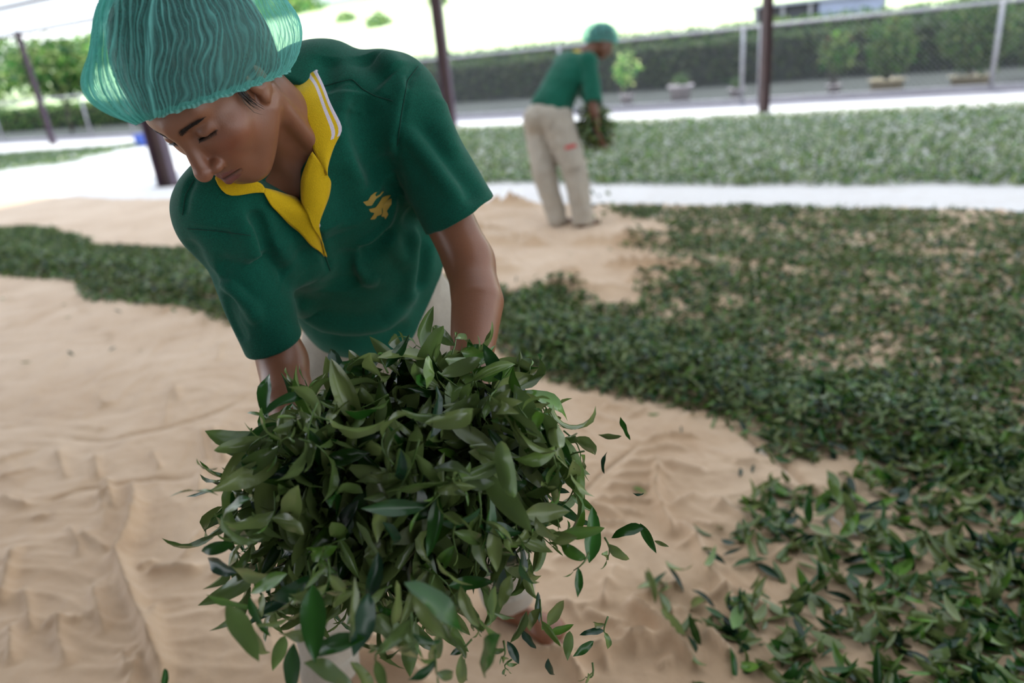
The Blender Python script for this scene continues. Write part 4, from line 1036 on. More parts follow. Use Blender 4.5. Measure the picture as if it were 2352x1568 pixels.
def bump_folds(p, d):
    d = d.copy()
    for pts, h, w, lo, hi in SF:
        m = ((p > lo) & (p < hi)).all(1)
        if not m.any(): continue
        pm = p[m]; dd = np.full(len(pm), 1e9, np.float32); s = np.zeros(len(pm), np.float32); n = len(pts)-1
        for i in range(n):
            a = pts[i]; e = pts[i+1]-a; wv = pm-a; t = np.clip((wv@e)/(e@e+1e-9), 0, 1); q = np.sqrt(((wv-t[:, None]*e)**2).sum(1)); k = q < dd; dd[k] = q[k]; s[k] = (i+t[k])/n
        env = np.clip(np.minimum(s, 1-s)*5+.15, 0, 1)
        d[m] -= h*env*np.exp(-(dd/w)**2)
    d -= (.0045*noise3(p*np.array([8, 8, 8.]))+.0018*noise3(p*21)).astype(np.float32)
    return d
def bvh_of(V, F): return BVHTree.FromPolygons([tuple(v) for v in V.tolist()], [tuple(f) for f in F.tolist()])
def hit(bv, u, v):
    r = ray(u, v); r = r/np.linalg.norm(r); h = bv.ray_cast(Vector(CAM), Vector(r))
    return (np.array(h[0]), np.array(h[1])) if h[0] is not None else (None, None)
def c2(pts): return [(400+x*.5102, 60+y*.5102) for x, y in pts]
FOLD_PX = [
    (c2([(672,270),(800,238),(850,285),(985,340)]), -.0016, .0035),
    (c2([(832,300),(838,480),(880,620),(965,690)]), -.026, .020), (c2([(800,280),(808,450),(835,600),(900,720)]), .013, .018),
    (c2([(690,130),(675,220),(700,300)]), -.006, .014), (c2([(860,130),(900,200),(960,250)]), -.006, .020), (c2([(930,130),(1000,200)]), .005, .018),
    (c2([(1098,180),(1050,245),(1022,400),(995,640)]), -.0035, .006), (c2([(1040,230),(1010,390),(985,600)]), .004, .012),
    (c2([(1030,460),(1120,560),(1240,720),(1350,845)]), .010, .012), (c2([(1050,430),(1160,540),(1290,720),(1380,800)]), -.005, .02), (c2([(1180,300),(1215,450),(1260,600)]), .005, .02),
    (c2([(985,660),(990,740),(1010,770)]), -.010, .012), (c2([(1040,840),(1100,900),(1180,960)]), -.006, .014),
    (c2([(1000,765),(965,890),(900,960),(826,1000)]), .005, .006), (c2([(985,910),(910,990),(840,1030)]), -.006, .012), (c2([(826,1000),(812,1080),(850,1140),(920,1150)]), .006, .010), (c2([(800,1010),(790,1100),(820,1180)]), -.006, .014),
    (c2([(1088,890),(1078,1050),(1065,1180),(1040,1260)]), .012, .014), (c2([(1120,930),(1105,1100),(1085,1200)]), -.010, .016), (c2([(960,940),(1000,1010),(1060,1080)]), .006, .012),
    (c2([(535,1275),(640,1325),(800,1362),(940,1345),(1050,1240)]), .012, .018), (c2([(545,1330),(650,1385),(800,1420),(950,1400),(1050,1320)]), -.009, .024),
    (c2([(640,900),(665,1010),(700,1100)]), -.003, .006), (c2([(560,900),(620,1000),(700,1180)]), .004, .03), (c2([(720,900),(760,1050),(740,1200)]), -.005, .03),
    (c2([(60,912),(200,925),(345,942)]), -.0022, .004), (c2([(345,830),(395,960),(410,1025)]), -.015, .010), (c2([(300,850),(370,1000),(400,1040)]), .010, .016),
    (c2([(395,1010),(440,1100),(490,1150)]), -.016, .016), (c2([(420,960),(520,1080),(600,1150)]), .008, .02), (c2([(150,1130),(260,1180),(340,1260),(380,1340)]), .009, .009), (c2([(180,1080),(300,1120),(400,1200)]), -.008, .018),
    (c2([(60,960),(120,1080),(200,1180)]), -.005, .012), (c2([(240,1200),(260,1320),(320,1420)]), -.007, .010), (c2([(90,680),(50,760),(40,850)]), -.003, .006),
    (c2([(450,740),(520,900),(600,1060)]), -.004, .02), (c2([(690,640),(760,760),(800,900)]), -.004, .02),
]
COLLAR_IN = [(743,394),(722,352),(714,321),(700,262),(683,212),(660,182)]
COLLAR_OUT = [(746,396),(769,330),(787,301),(771,262),(745,208),(713,147)]
if True:
    rg = lambda lo, hi, st: np.arange(lo, hi, st)
    sx, sy, sz = (-.78, .12), (.85, 1.75), (.66, 1.66)
    Vb, Fb = surface_nets(lambda p: f_shirt0(p, False), rg(*sx, .008), rg(*sy, .008), rg(*sz, .008), relax=1)
    bv0 = bvh_of(Vb, Fb)
    npx = [(598,430),(650,462),(706,482),(709,412),(716,350),(700,262),(670,215),(630,300),(585,360)]
    pts = []
    for u, v in npx:
        h, n = hit(bv0, u, v); 
        if h is None: continue
        q = (h-shm)@TM; pts.append((q[0], q[2]))
    NECKPOLY = np.array(pts); print('neck poly', np.round(NECKPOLY, 3).tolist())
    for px, h, w in FOLD_PX:
        # densify the picture line, then drop it on the garment
        pts = []; a = np.array(px); k = np.linspace(0, len(a)-1, len(a)*2); a = np.stack([np.interp(k, np.arange(len(a)), a[:, c]) for c in (0, 1)], -1)
        for u, v in a:
            x, n = hit(bv0, u, v)
            if x is not None: pts.append(x)
        if len(pts) < 2: continue
        pts = np.array(pts, np.float32); h *= 2.3; w *= 1.15; SF.append((pts, h, w, pts.min(0)-3*w, pts.max(0)+3*w))
    V, F = surface_nets(f_shirt, rg(*sx, .0035), rg(*sy, .0035), rg(*sz, .0035), slack=2.0, marg=.012)
    print('shirt', len(V))
    shirt = make('polo_shirt', V, F, M_GREEN, near)
    bvs = bvh_of(V, F)
    # trousers
    def f_trousers(p):
        d = ell(p, hipc + np.array([0, 0, -.01]), (.155, .125, .13))
        d = smin(d, ell(p, hipc + np.array([0, .03, .05]), (.145, .115, .10)), .05)
        d = smin(d, ell(p, T(.0, .0, -.385), (.152, .112, .13), TM), .04)
        for hp, kn, an, r in ((hipA, knA, anA, .066), (hipB, knB, anB, .072)):
            a2 = an + np.array([0, 0, .035]); kz = kn*.5+an*.5
            d = smin(d, capn(p, [hp - [0, 0, .03], kn, kz, a2], [.108, .088, .078, r]), .03)
        for an, kn, r in ((anA, knA, .068), (anB, knB, .074)):
            e = norm(kn-an); c = an + e*.03; qz = (p-c.astype(np.float32))@e.astype(np.float32)
            band = cap(p, c - e*.0, c + e*.0001, r+.006); band = np.maximum(cap(p, c-e*.2, c+e*.2, r+.004), np.abs(qz)-.028); d = smin(d, band, .006)
            d = smax(d, -((p-an.astype(np.float32))@e.astype(np.float32) + .002), .004)
        d = d - (.006*noise3(p*np.array([11, 11, 5.])) + .0035*noise3(p*np.array([22, 22, 16.]))).astype(np.float32)
        return d
    V, F = surface_nets(f_trousers, rg(-.85, .25, .006), rg(1.05, 1.95, .006), rg(-.01, 1.16, .006), slack=2.0, marg=.014)
    tr_ = make('trousers', V, F, M_KHAKI, near)
# ------------------------------------------------------------------ near worker: collar, placket, print, seams
if True:
    def put(u, v, off):
        h0, n0 = hit(bv0, u, v); h1, n1 = hit(bvs, u, v)
        if h0 is None and h1 is None: return None
        if h1 is not None and (h0 is None or np.linalg.norm(h1-h0) < .03): return h1 + n1*off
        return h0 + n0*off
    def resample(pts, n):
        pts = np.asarray(pts, float); s = np.concatenate([[0], np.cumsum(np.linalg.norm(np.diff(pts, axis=0), axis=1))]); k = np.linspace(0, s[-1], n)
        return np.stack([np.interp(k, s, pts[:, c]) for c in range(pts.shape[1])], -1)
    def smooth3(G_, it):
        for _ in range(it):
            G_[1:-1] = .5*G_[1:-1] + .25*(G_[:-2]+G_[2:])
            if G_.shape[1] > 2: G_[:, 1:-1] = .5*G_[:, 1:-1] + .25*(G_[:, :-2]+G_[:, 2:])
        return G_
    def solid(o, t):
        m = o.modifiers.new('thickness', 'SOLIDIFY'); m.thickness = t; m.offset = 1; return o
    def ruled(pa, pb, na, nb, off, sm=3):
        A, B = resample(pa, na), resample(pb, na); Gd = np.full((na, nb, 3), np.nan)
        for i in range(na):
            for j in range(nb):
                uv = A[i] + (B[i]-A[i])*j/(nb-1); q = put(*uv, off)
                if q is not None: Gd[i, j] = q
        bad = np.isnan(Gd[..., 0])
        for i, j in zip(*np.where(bad)):
            ok = np.argwhere(~bad); w = ok[np.argmin(((ok-[i, j])**2).sum(1))]; Gd[i, j] = Gd[w[0], w[1]]
        return smooth3(Gd, sm)
    # collar: from the tip on his left, round the back of the neck, to the tip on his right
    ci, co = resample(COLLAR_IN, 26), resample(COLLAR_OUT[:3], 9)
    co = np.concatenate([resample(COLLAR_OUT[:3], 9), resample(COLLAR_OUT[2:], 18)[1:]])
    inn = [put(u, v, .010) for u, v in ci]; out = [put(u, v, .007) for u, v in co]
    ax_ = norm(NK1-NK0)
    bi, bo = [], []
    for a in np.linspace(.35, np.pi-.35, 14):
        dr = math.cos(a)*TL - math.sin(a)*TA; dr = norm(dr - ax_*(dr@ax_)*.6)
        bi.append(NK0 + ax_*.050 + dr*.068); bo.append(NK0 - ax_*.004 + dr*.112)
    ai = [put(u, v, .010) for u, v in resample([(562,395),(582,416),(598,431),(605,437)], 12)]; ao = [put(u, v, .007) for u, v in resample([(485,385),(500,425),(521,458),(603,440)], 12)]
    def lift(seq_i, seq_o, k):   # blend into the arc behind the neck
        return seq_i, seq_o
    I3 = np.array([x for x in inn] + bi + [x for x in ai]); O3 = np.array([x for x in out] + bo + [x for x in ao])
    nc = 15; vv = np.linspace(0, 1, nc)
    nup = np.tile(norm(-TA*0 + TA*.0 + ax_*.2), (len(I3), 1))
    Cg = I3[:, None]*(1-vv)[None, :, None] + O3[:, None]*vv[None, :, None]
    bul = (np.sin(np.pi*np.clip(vv, 0, 1)**.7)*.006)[None, :, None]
    outw = norm((I3+O3)/2 - (NK0 + ax_*((((I3+O3)/2-NK0)@ax_))[:, None]))
    Cg = Cg + outw[:, None]*bul
    Cg = smooth3(Cg, 3)
    Fq = quads(len(I3), nc); vmid = (Fq % nc).mean(1)/(nc-1); imid = (Fq//nc).mean(1)
    white = (imid > 7) & (imid < 26+14) & ((vmid > .83) | ((vmid > .60) & (vmid < .70)))
    col_ = make('collar', Cg.reshape(-1, 3), Fq, [M_YEL, M_WHT], shirt, mid=white.astype(int)); solid(col_, .0022)
    fa = ruled([(604,436),(652,453),(692,462),(714,476),(726,530),(739,586)], [(604,441),(618,472),(658,508),(690,532),(715,560),(739,587)], 30, 8, .0065)
    o = make('placket_facing', fa.reshape(-1, 3), quads(30, 8), M_YEL, shirt); solid(o, .0016)
    fb = ruled([(719,350),(703,412),(704,463),(709,499),(720,530),(738,583)], [(745,393),(754,411),(748,448),(732,492),(726,532),(741,586)], 30, 8, .009)
    o = make('placket_facing', fb.reshape(-1, 3), quads(30, 8), M_YEL, shirt); solid(o, .0018)
    q, n = hit(bvs, 727, 516)
    if q is not None:
        n = n/np.linalg.norm(n); a1 = norm(np.cross(n, U_)); a2 = np.cross(n, a1)
        MB().lathe(q + n*.002, [(.0005, .0020), (.003, .0020), (.0040, .0028), (.0050, .0024), (.0052, 0)], 18, np.stack([a1, a2, n])).build('button', M_WHT, shirt)
    def thread(px, r, m, name, off=.0005, n=40):
        pts = [put(u, v, off) for u, v in resample(px, n)]; pts = [x for x in pts if x is not None]
        if len(pts) > 3:
            p_ = np.array(pts); p_[1:-1] = .5*p_[1:-1]+.25*(p_[:-2]+p_[2:]); keep = [0] + [i for i in range(1, len(p_)) if np.linalg.norm(p_[i]-p_[i-1]) < .03]
            MB().tube(p_[keep], r, 6).build(name, m, shirt)
    thread(c2([(676,270),(740,252),(800,238),(850,285),(900,312),(985,338)]), .0009, M_DKG, 'yoke_seam')
    thread(c2([(1098,182),(1050,245),(1022,400),(1005,540)]), .0009, M_DKG, 'sleeve_seam')
    thread(c2([(60,912),(200,922),(345,942)]), .0008, M_DKG, 'sleeve_seam')
    thread(c2([(92,690),(52,760),(38,850)]), .0008, M_DKG, 'shoulder_seam')
    thread(c2([(640,870),(648,930),(672,1010),(702,1100)]), .0010, M_DKG, 'placket_seam')
    thread([(728,392),(734,402),(741,416)], .0009, M_DKG, 'buttonhole', off=.0085, n=8)
    # printed crest on the pocket: flame-like strokes
    SH = [[(850,790),(872,784),(885,762),(905,748),(942,744),(926,764),(908,776),(897,792),(888,806),(866,808)],
          [(876,822),(906,815),(922,792),(935,770),(955,762),(976,760),(962,778),(944,796),(933,822),(934,846),(912,853),(905,867),(880,869),(895,850),(901,838),(882,836)],
          [(936,812),(948,792),(962,782),(979,776),(979,800),(966,816),(956,832),(965,846),(950,868),(944,856),(930,856),(938,838)]]
    from mathutils.geometry import tessellate_polygon
    for poly in SH:
        pp = resample(c2(poly + [poly[0]]), 40)[:-1]; cen = pp.mean(0); pts = [put(u, v, .0012) for u, v in pp]
        if any(x is None for x in pts): continue
        pts = np.array(pts); tri = tessellate_polygon([[Vector((u, v, 0)) for u, v in pp]])
        make('crest_print', pts, [tuple(t)[::-1] for t in tri], M_GOLD, shirt, smooth=False)
# ------------------------------------------------------------------ the bundle of leaves in his hands
def stem_tube(a, b, r, bow):
    m = (a+b)/2 + bow; return MB().tube([a, (a+m)/2 + bow*.25, m, (m+b)/2+bow*.25, b], [r, r, r*.9, r*.8, r*.6], 5)
def blade(base, X, Z, L, w, bend, fold, col, nu=9, nv=5):
    return leaf_batch(np.array([base]), np.array([X]), np.array([Z]), np.array([L]), np.array([L*w]), np.array([bend]), np.array([fold]), np.array([col]), nu, nv)
def shoot(base, X, Z, L, r, nleaf=3):
    """a plucked shoot: stalk, alternate leaves and a bud"""
    X = norm(X); Z = norm(Z - X*(Z@X)); Y = np.cross(Z, X)
    sl = L*.75; V, F, C = [], [], []; n = 0
    c0 = leaf_cols(1, r, 1.25)[0]
    pts = [base + X*sl*t + Z*.012*math.sin(t*2.5) for t in np.linspace(0, 1, 5)]
    t_ = MB().tube(pts, [.0014, .0013, .0011, .0009, .0007], 5); Vt = np.concatenate(t_.V); V.append(Vt); F += t_.F; C.append(np.tile([.10, .17, .04], (len(Vt), 1))); n = len(Vt)
    for i in range(nleaf+1):
        t = [.15, .5, .85, 1.0][i] if nleaf == 3 else [.3, .8, 1.0][i]
        bud = i == nleaf; a = (1 if i % 2 else -1)*(.75+.3*r.random())*(0 if bud else 1)
        d = norm(X*math.cos(a) + Y*math.sin(a) + Z*r.normal()*.25); z = norm(Z + .5*r.normal(size=3))
        l = L*(.45 if bud else .85+.3*r.random()); col = leaf_cols(1, r, 1.25)[0]*.5 + c0*.5
        if bud: col = np.array([.10, .19, .04])
        v, f, c = blade(base + X*sl*t + Z*.012*math.sin(t*2.5), d, z, l, .085 if bud else   .14+.05*r.random(), (.4+1.5*r.random()) * (1 if r.random() < .75 else -1), .15+.6*r.random(), col)
        V.append(v); F += [[k + n for k in q] for q in f.tolist()]; C.append(c); n += len(v)
    return np.concatenate(V), F, np.concatenate(C)
BC = P(925, 1108, .985); BR = np.array([.224, .163, .195]); BM = np.stack([norm(R_+.22*U_), norm(U_-.22*R_), F_], 1)
if True:
    r = np.random.default_rng(77)
    def surf(dirs, k): return BC + (dirs*BR*k[:, None])@BM.T
    def lie(dirs, r, up=.0):
        """blade directions: splayed over the surface and drooping"""
        n = len(dirs); out = norm((dirs/BR)@BM.T); g = np.array([0, 0, -1.0])
        X = .75*r.normal(size=(n, 3)) + .40*out + g*(1.15 - 1.1*np.clip(dirs[:, 1], 0, 1))[:, None] + np.clip(-dirs[:, :1], 0, 1)*(-R_)*.5
        Z = out*.8 + 1.0*r.normal(size=(n, 3)); fl = r.random(n) < .38; Z[fl] *= -1
        return norm(X), Z, out
    # inner mass
    n = 3200; D = norm(r.normal(size=(n, 3))); k = r.random(n)**.45*.88; lump = 1+.12*noise3(D*1.8+3)
    X, Z, out = lie(D, r); L = .064*(.7+.6*r.random(n)); Pb = surf(D, k*lump) - X*L[:, None]*.5
    cols = leaf_cols(n, r, .55)  # leaf colour darkened to stand in for shade in the gaps
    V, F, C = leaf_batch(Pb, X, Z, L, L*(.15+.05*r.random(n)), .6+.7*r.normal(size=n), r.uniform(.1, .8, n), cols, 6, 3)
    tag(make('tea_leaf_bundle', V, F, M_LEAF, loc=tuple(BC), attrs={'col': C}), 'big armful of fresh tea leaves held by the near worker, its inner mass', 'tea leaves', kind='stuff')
    # the outermost shoots and blades, one object each
    def front(n, r):
        D = norm(r.normal(size=(n*6, 3))); D = D[D[:, 2] < .25]; return D[:n]
    ns, nl = 105, 150
    D = front(ns, r); X, Z, out = lie(D, r); pos = surf(D, (.93+.12*r.random(ns))*(1+.12*noise3(D*1.8+3)))
    for i in range(ns):
        L = .062*(.75+.5*r.random()); v, f, c = shoot(pos[i] - X[i]*L*.4, X[i], Z[i], L, r, 3 if r.random() < .6 else 2)
        tag(make('tea_shoot', v, f, M_LEAF, attrs={'col': c}), 'plucked tea shoot of two or three leaves on the outside of the held bundle', 'tea shoot', 'tea shoots on the held bundle')
    D = front(nl, r); X, Z, out = lie(D, r); pos = surf(D, (.95+.12*r.random(nl))*(1+.12*noise3(D*1.8+3)))
    for i in range(nl):
        L = .074*(.7+.6*r.random()); v, f, c = blade(pos[i] - X[i]*L*.4, X[i], Z[i], L, .14+.06*r.random(), .8+1.0*r.normal(), r.uniform(.1, .8), leaf_cols(1, r, 1.25)[0], 10, 5)
        tag(make('tea_leaf', v, f, M_LEAF, attrs={'col': c}), 'single dark green tea leaf on the outside of the held bundle', 'leaf', 'single tea leaves on the held bundle')
    # leaves slipping off and falling: picture place, length px, heading of the tip in degrees (0 right, 90 down), depth m, leaves
    FALL = [(450,1115,110,205,.80,1),(470,1085,60,160,.82,1),(505,1210,90,185,.82,1),(500,1300,110,190,.78,1),(535,1380,120,20,.76,1),(560,1450,150,60,.72,1),(600,1390,55,95,.80,1),(590,1490,120,80,.74,1),(640,1430,130,-10,.74,1),
        (690,1460,150,150,.72,1),(760,1480,160,170,.70,1),(800,1400,150,100,.70,1),(835,1440,150,95,.70,1),(900,1450,130,60,.74,1),(960,1470,150,80,.72,3),(940,1530,140,75,.72,1),(1000,1500,120,100,.76,1),(1020,1380,200,25,.68,1),
        (1110,1510,180,120,.70,1),(1050,1460,90,80,.82,2),(1080,1510,90,95,.85,2),(1120,1440,100,60,.82,1),(1150,1410,80,30,.85,1),(1195,1440,80,110,.90,1),(1245,1430,110,85,.92,2),(1275,1395,90,-70,.95,1),(1290,1445,60,-20,.95,1),(1305,1480,70,95,.95,1),
        (1340,1490,60,150,.98,1),(1395,1450,80,90,.98,2),(1360,1450,60,180,1.0,1),(1262,1540,60,85,.9,1),(1335,1545,80,130,.92,2),(1310,1310,120,140,.88,2),(1385,1290,110,95,.92,2),(1362,1225,130,-80,.92,1),(1330,1225,120,165,.90,1),(1440,1215,85,175,.95,1),
        (1490,1235,75,60,.95,1),(1520,1248,35,20,.97,1),(1468,1137,28,160,1.0,1),(1385,1060,55,-95,.90,1),(1435,985,60,70,.92,1),(1400,1000,55,180,.92,1),(1330,1120,80,60,.86,1),(1255,1230,100,60,.84,1),(1210,1330,90,70,.84,1),(1160,1360,90,110,.84,1),
        (670,1540,130,95,.74,1),(720,1430,170,80,.71,1),(880,1520,120,100,.72,2),(915,1400,130,85,.74,1),(985,1420,140,60,.72,1),(1035,1440,90,100,.76,2),(1075,1400,110,70,.78,1),(1130,1380,90,100,.82,1),(1005,1545,110,85,.72,2),(1145,1500,70,110,.86,2),(1100,1450,60,70,.86,3),(1215,1470,60,60,.92,1),(1230,1395,70,100,.92,1),(575,1330,130,175,.78,1),(615,1340,120,150,.77,1),(490,1260,90,170,.80,1),(530,1160,110,160,.80,1),(545,1250,130,165,.78,1),(590,1420,110,70,.75,1),(660,1400,120,120,.75,1),(1180,1540,50,80,.93,2),(380,1556,50,-80,.75,1),(700,1380,120,120,.76,1),(740,1350,130,100,.76,3),(860,1330,120,95,.74,1),(1030,1330,110,60,.78,1),(780,1540,170,10,.70,1),(850,1560,120,40,.72,1),(640,1500,90,110,.78,1),(1180,1500,60,60,.92,1),(1060,1550,100,90,.8,1)]
    for u, v, lp, an, dp, nlv in FALL:
        a = math.radians(an); X = math.cos(a)*R_ - math.sin(a)*U_ + F_*r.normal()*.25; L = lp*dp/FPX; Z = -F_*.9 + .7*r.normal(size=3)
        base = P(u, v, dp) - norm(X)*L*.5
        if nlv == 1: vv, f, c = blade(base, X, Z, L, .15+.05*r.random(), .5+.5*r.normal(), r.uniform(.1, .7), leaf_cols(1, r, 1.25)[0], 10, 5); nm = 'tea_leaf'
        else: vv, f, c = shoot(base, norm(X), norm(Z), L*.62, r, 2 if nlv == 2 else 3); nm = 'tea_shoot'
        side = 'right of' if u > 1150 else 'under and left of'
        low = vv[:, 2].min()
        if low < .03: vv = vv + [0, 0, .03-low]
        o = make(nm, vv, f, M_LEAF, attrs={'col': c})
        tag(o, ('tea leaf' if nlv == 1 else 'plucked tea shoot') + ' falling through the air ' + side + ' the held bundle', 'leaf' if nlv == 1 else 'tea shoot', ('tea leaves' if nlv == 1 else 'tea shoots') + ' falling ' + side + ' the held bundle')
# ------------------------------------------------------------------ far worker
if True:
    D0 = 6.12
    def Q(u, v, dz=0.0): return P(u, v, D0+dz)
    fwd = R_*.80 + F_*.60; fwd[2] = 0; fwd = norm(fwd); lat = np.cross(np.array([0, 0, 1.0]), fwd)    # lat points to his left, away from the camera
    hip = Q(1258, 262, .04); sR, sL = Q(1352, 142, -.14), Q(1352, 142, -.14) + lat*.36
    hR, hL = hip - lat*.11, hip + lat*.11
    kR, kL = Q(1322, 400, -.05), Q(1250, 400, .06)
    aR, aL = G(1340, 522), G(1282, 520); aR[2] = aL[2] = .09
    elR, elL = Q(1362, 238, -.18), Q(1372, 238, .26); wR, wL = Q(1372, 305, -.10), Q(1385, 300, .12)
    hu = norm(U_*.72 + R_*.66 + np.array([0, 0, .2])); hf = norm(R_*.72 - U_*.55 + F_*.18); hf = norm(hf - hu*(hf@hu)); hx = np.cross(hf, hu)
    RH2 = np.stack([-hx, hf, hu], 1); HO2 = Q(1383, 97, 0)
    def h2(x, y, z): return HO2 + RH2@np.array([x, y, z])
    def f_body2(p):
        q = (p - HO2.astype(np.float32))@RH2.astype(np.float32); x = np.abs(q[:, 0]); m = np.stack([x, q[:, 1], q[:, 2]], -1)
        d = ell(q, (0, -.012, .036), (.075, .099, .088)); d = smin(d, ell(q, (0, .030, -.035), (.0625, .066, .084)), .03)
        d = smin(d, ell(q, (0, .062, -.098), (.027, .028, .021)), .03); d = smin(d, capn(q, [f32(0, .092, .01), f32(0, .116, -.042)], [.008, .012]), .012)
        d = smax(d, -ell(m, (.033, .104, 0), (.018, .017, .010)), .014); d = smin(d, ell(m, (.0325, .0755, -.003), (.015, .0155, .0125)), .006)
        d = smin(d, cap(m, (0, .099, -.07), (.02, .09, -.073), .006, .004), .006); d = smin(d, cap(m, (0, .097, -.081), (.017, .09, -.079), .007, .004), .006)
        d = smin(d, ell(m, (.0735, -.006, -.014), (.0085, .019, .031)), .006)
        sm = (sR+sL)/2; d = smin(d, cap(p, sm + [0, 0, .01], h2(0, -.03, -.04), .058, .053), .04)
        d = smin(d, cap(p, sR, sL, .05), .05); d = smin(d, capn(p, [sm*.9+hip*.1, sm*.5+hip*.5, hip], [.11, .12, .12]), .06)
        for s_, e_, w_ in ((sR, elR, wR), (sL, elL, wL)):
            d = smin(d, capn(p, [s_, e_, e_*.7+w_*.3, w_], [.048, .038, .040, .026]), .03)
            al = norm(w_ - e_ + fwd*.08); M = np.stack([al, norm(np.cross(al, lat)), lat], 1)
            d = smin(d, ell(p, w_ + al*.05, (.052, .018, .040), M), .02)
            for i, o in enumerate((-.028, -.009, .010, .028)): d = smin(d, capn(p, finger_chain(w_ + al*.088 + lat*o, [al+fwd*.2, al+fwd*.8, fwd*1.2+al*.3], [.03, .026, .02]), [.0095, .009, .008, .007]), .006)
            d = smin(d, capn(p, finger_chain(w_ + al*.03 + lat*(.03 if s_ is sR else -.03), [al*.6+lat*(.8 if s_ is sR else -.8)+fwd*.4, al+fwd*.8, fwd], [.04, .03, .025]), [.012, .010, .009, .008]), .008)
        for h_, k_, a_ in ((hR, kR, aR), (hL, kL, aL)): d = smin(d, capn(p, [h_, k_, a_], [.08, .042, .030]), .03)
        d = smin(d, foot(p, aR, aR + fwd*.1, 1), .02); d = smin(d, foot(p, aL, aL + fwd*.1, -1), .02)
        return d
    lo = np.minimum.reduce([aL, aR, hip, h2(0, 0, 0)]) - .32; hi = np.maximum.reduce([aL, aR, hip, h2(0, .1, .1), sL]) + .32
    def ax3(st, z0=-.01): return [np.arange(lo[0], hi[0], st), np.arange(lo[1], hi[1], st), np.arange(z0, hi[2], st)]
    V, F = surface_nets(f_body2, *ax3(.0085), marg=.01)
    C = np.tile(SKIN*.55, (len(V), 1))
    far = make('person', V, F, M_SKIN, loc=((aR[0]+aL[0])/2, (aR[1]+aL[1])/2, 0), attrs={'col': C})
    tag(far, 'person stooping in the distance before the leaf carpet, back and side in view, holding leaves', 'person')
    spine = norm((sR+sL)/2 - hip); ant = np.cross(lat, spine); ant = ant*np.sign(ant@fwd - ant[2])
    def f_shirt2(p):
        sm = (sR+sL)/2
        M = np.stack([lat, ant, spine], 1)
        d = ell(p, sm - spine*.10, (.205, .125, .20), M)
        d = smin(d, ell(p, sm*.5+hip*.5 - ant*.01, (.19, .145, .20), M), .08)
        d = smin(d, ell(p, hip + spine*.06, (.205, .165, .17), M), .08)
        d = smin(d, cap(p, hip + spine*.10 + ant*.10, hip - spine*.03 + ant*.15, .095, .11), .06)
        d = smin(d, cap(p, sR, sL, .07), .05)
        q = (p - hip.astype(np.float32))@M.astype(np.float32)
        d = smax(d, -(q[:, 2] - .005 + .35*q[:, 1]*0 + .10*np.clip(q[:, 1], 0, 1)*0), .006)
        inn = ell(p, hip + spine*.02, (.185, .150, .09), M); d = smax(d, -inn, .01)
        for s_, e_ in ((sR, elR), (sL, elL)):
            e = norm(e_-s_); s2 = cap(p, s_, e_ + e*.03, .072, .078); s2 = smax(s2, (p-(e_+e*.0).astype(np.float32))@e.astype(np.float32), .005)
            d = smin(d, s2, .04)
        d = smax(d, -cap(p, sm, h2(0, -.03, -.02), .060), .01)
        d = d - (.010*noise3(p*np.array([7, 7, 3.5])) + .005*noise3(p*15)).astype(np.float32)
        return d
    V, F = surface_nets(f_shirt2, *ax3(.010, .6), slack=2, marg=.02)
    sh2 = make('polo_shirt', V, F, M_GREEN, far); bv2 = bvh_of(V, F)
    def f_tr2(p):
        d = ell(p, hip - spine*.02 + [0, 0, -.04], (.19, .18, .14))
        d = smin(d, ell(p, hip - fwd*.05 + [0, 0, -.02], (.17, .17, .13)), .05)
        for h_, k_, a_ in ((hR, kR, aR), (hL, kL, aL)):
            d = smin(d, capn(p, [h_ + [0, 0, -.05], h_*.5+k_*.5, k_, a_ + [0, 0, -.035]], [.150, .128, .104, .092]), .03)
        d = smax(d, -(p[:, 2] - .03), .004)
        d = d - (.012*noise3(p*np.array([9, 9, 5.])) + .007*noise3(p*np.array([18, 18, 14.]))).astype(np.float32)
        return d
    V, F = surface_nets(f_tr2, *ax3(.010), slack=2, marg=.02)
    t2 = make('trousers', V, F, M_KHAKI, far); bvt = bvh_of(V, F)
    # net, hair, collar, back print, pocket tag
    C2 = RH2@np.stack([np.array([1., 0, 0]), TFW, NRM], 1)
    head_top(far, C2, h2(0, -.004, -.006), False)
    sm = (sR+sL)/2; axn = norm(h2(0, -.03, -.04) - sm); m = MB(); ring = []
    for a in np.linspace(0, 2*np.pi, 33):
        dr = math.cos(a)*lat + math.sin(a)*norm(np.cross(axn, lat)); ring.append([sm + axn*.075 + dr*.066, sm + axn*.062 + dr*.082, sm + axn*.03 + dr*.098])
    m.grid(ring); o = m.build('collar', M_YEL, sh2); o.modifiers.new('thickness', 'SOLIDIFY').thickness = .003
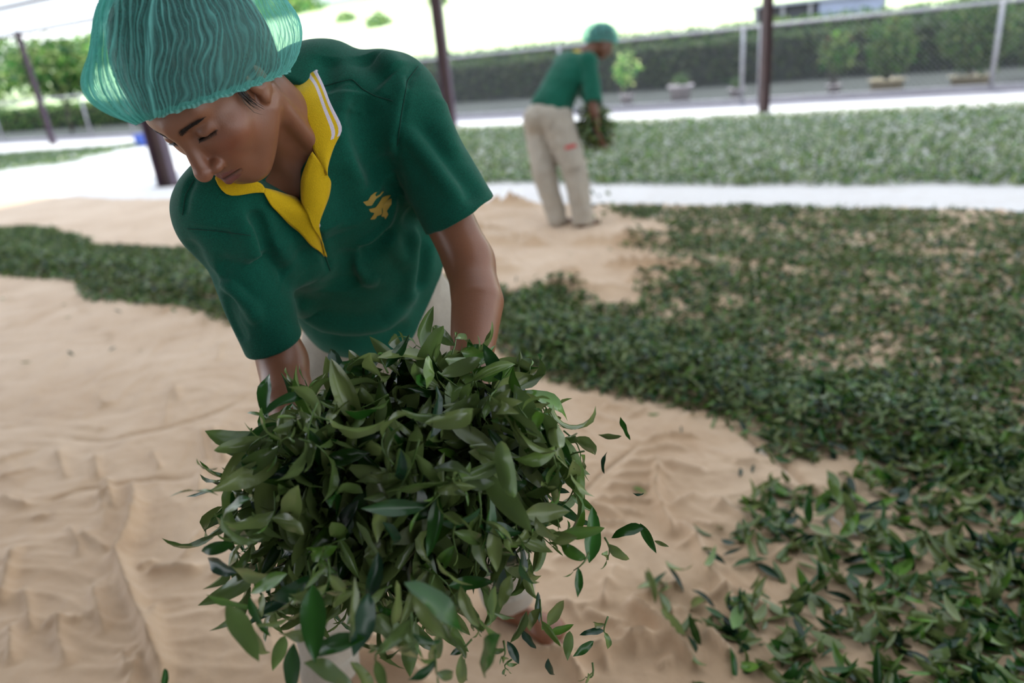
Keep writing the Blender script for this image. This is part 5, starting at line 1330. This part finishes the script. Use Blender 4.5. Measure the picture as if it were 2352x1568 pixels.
    def patch2(bv, px, n, mt, nm, par, off):
        pp = np.array(px, float); us = np.linspace(0, 1, n); Gd = []
        for a in us:
            row = []
            for b_ in us:
                uv = (pp[0]*(1-b_)+pp[1]*b_)*(1-a) + (pp[3]*(1-b_)+pp[2]*b_)*a; h, nn = hit(bv, *uv)
                if h is None: return
                row.append(h + nn*off)
            Gd.append(row)
        return MB().grid(Gd).build(nm, mt, par)
    patch2(bv2, [(1308,104),(1336,112),(1348,128),(1322,128)], 8, mat('faded_gold_print', (.16, .20, .10), .7, .5, 60), 'back_print', sh2, .004)
    patch2(bvt, [(1298,336),(1321,330),(1323,338),(1298,344)], 5, mat('red_tag', (.45, .03, .03), .7, .1, 20), 'pocket_tag', t2, .004)
    patch2(bvt, [(1296,350),(1334,345),(1338,384),(1300,390)], 8, M_KHAKI, 'cargo_pocket', t2, .012)
    patch2(bvt, [(1236,262),(1268,270),(1264,296),(1238,288)], 8, M_KHAKI, 'back_pocket', t2, .010)
    r = np.random.default_rng(5); n = 900; c = Q(1366, 292, .0); Dd = norm(r.normal(size=(n, 3))); Pb = c + Dd*np.array([.15, .17, .21])*(r.random((n, 1))**.4)
    Lf = .06*(.7+.6*r.random(n)); V, F, C = leaf_batch(Pb, norm(r.normal(size=(n, 3))), Dd + .6*r.normal(size=(n, 3)), Lf, Lf*.2, r.normal(size=n)*.6, np.full(n, .3), leaf_cols(n, r), 4, 3)
    tag(make('tea_leaf_bundle', V, F, M_LEAF, loc=tuple(c), attrs={'col': C}), 'small armful of tea leaves in the hands of the far worker', 'tea leaves', kind='stuff')
    for i in range(34):
        u, v = 1380 + 14*r.normal(), 345 + 160*r.random(); q = Q(u, v, .1*r.normal()); q[2] = max(q[2], .05)
        v_, f, c_ = blade(q, r.normal(size=3), r.normal(size=3), .065, .2, .5, .3, leaf_cols(1, r, 1.2)[0], 5, 3)
        tag(make('tea_leaf', v_, f, M_LEAF, attrs={'col': c_}), 'tiny tea leaf dropping from the hands of the far worker', 'leaf', 'leaves dropping from the far worker hands')
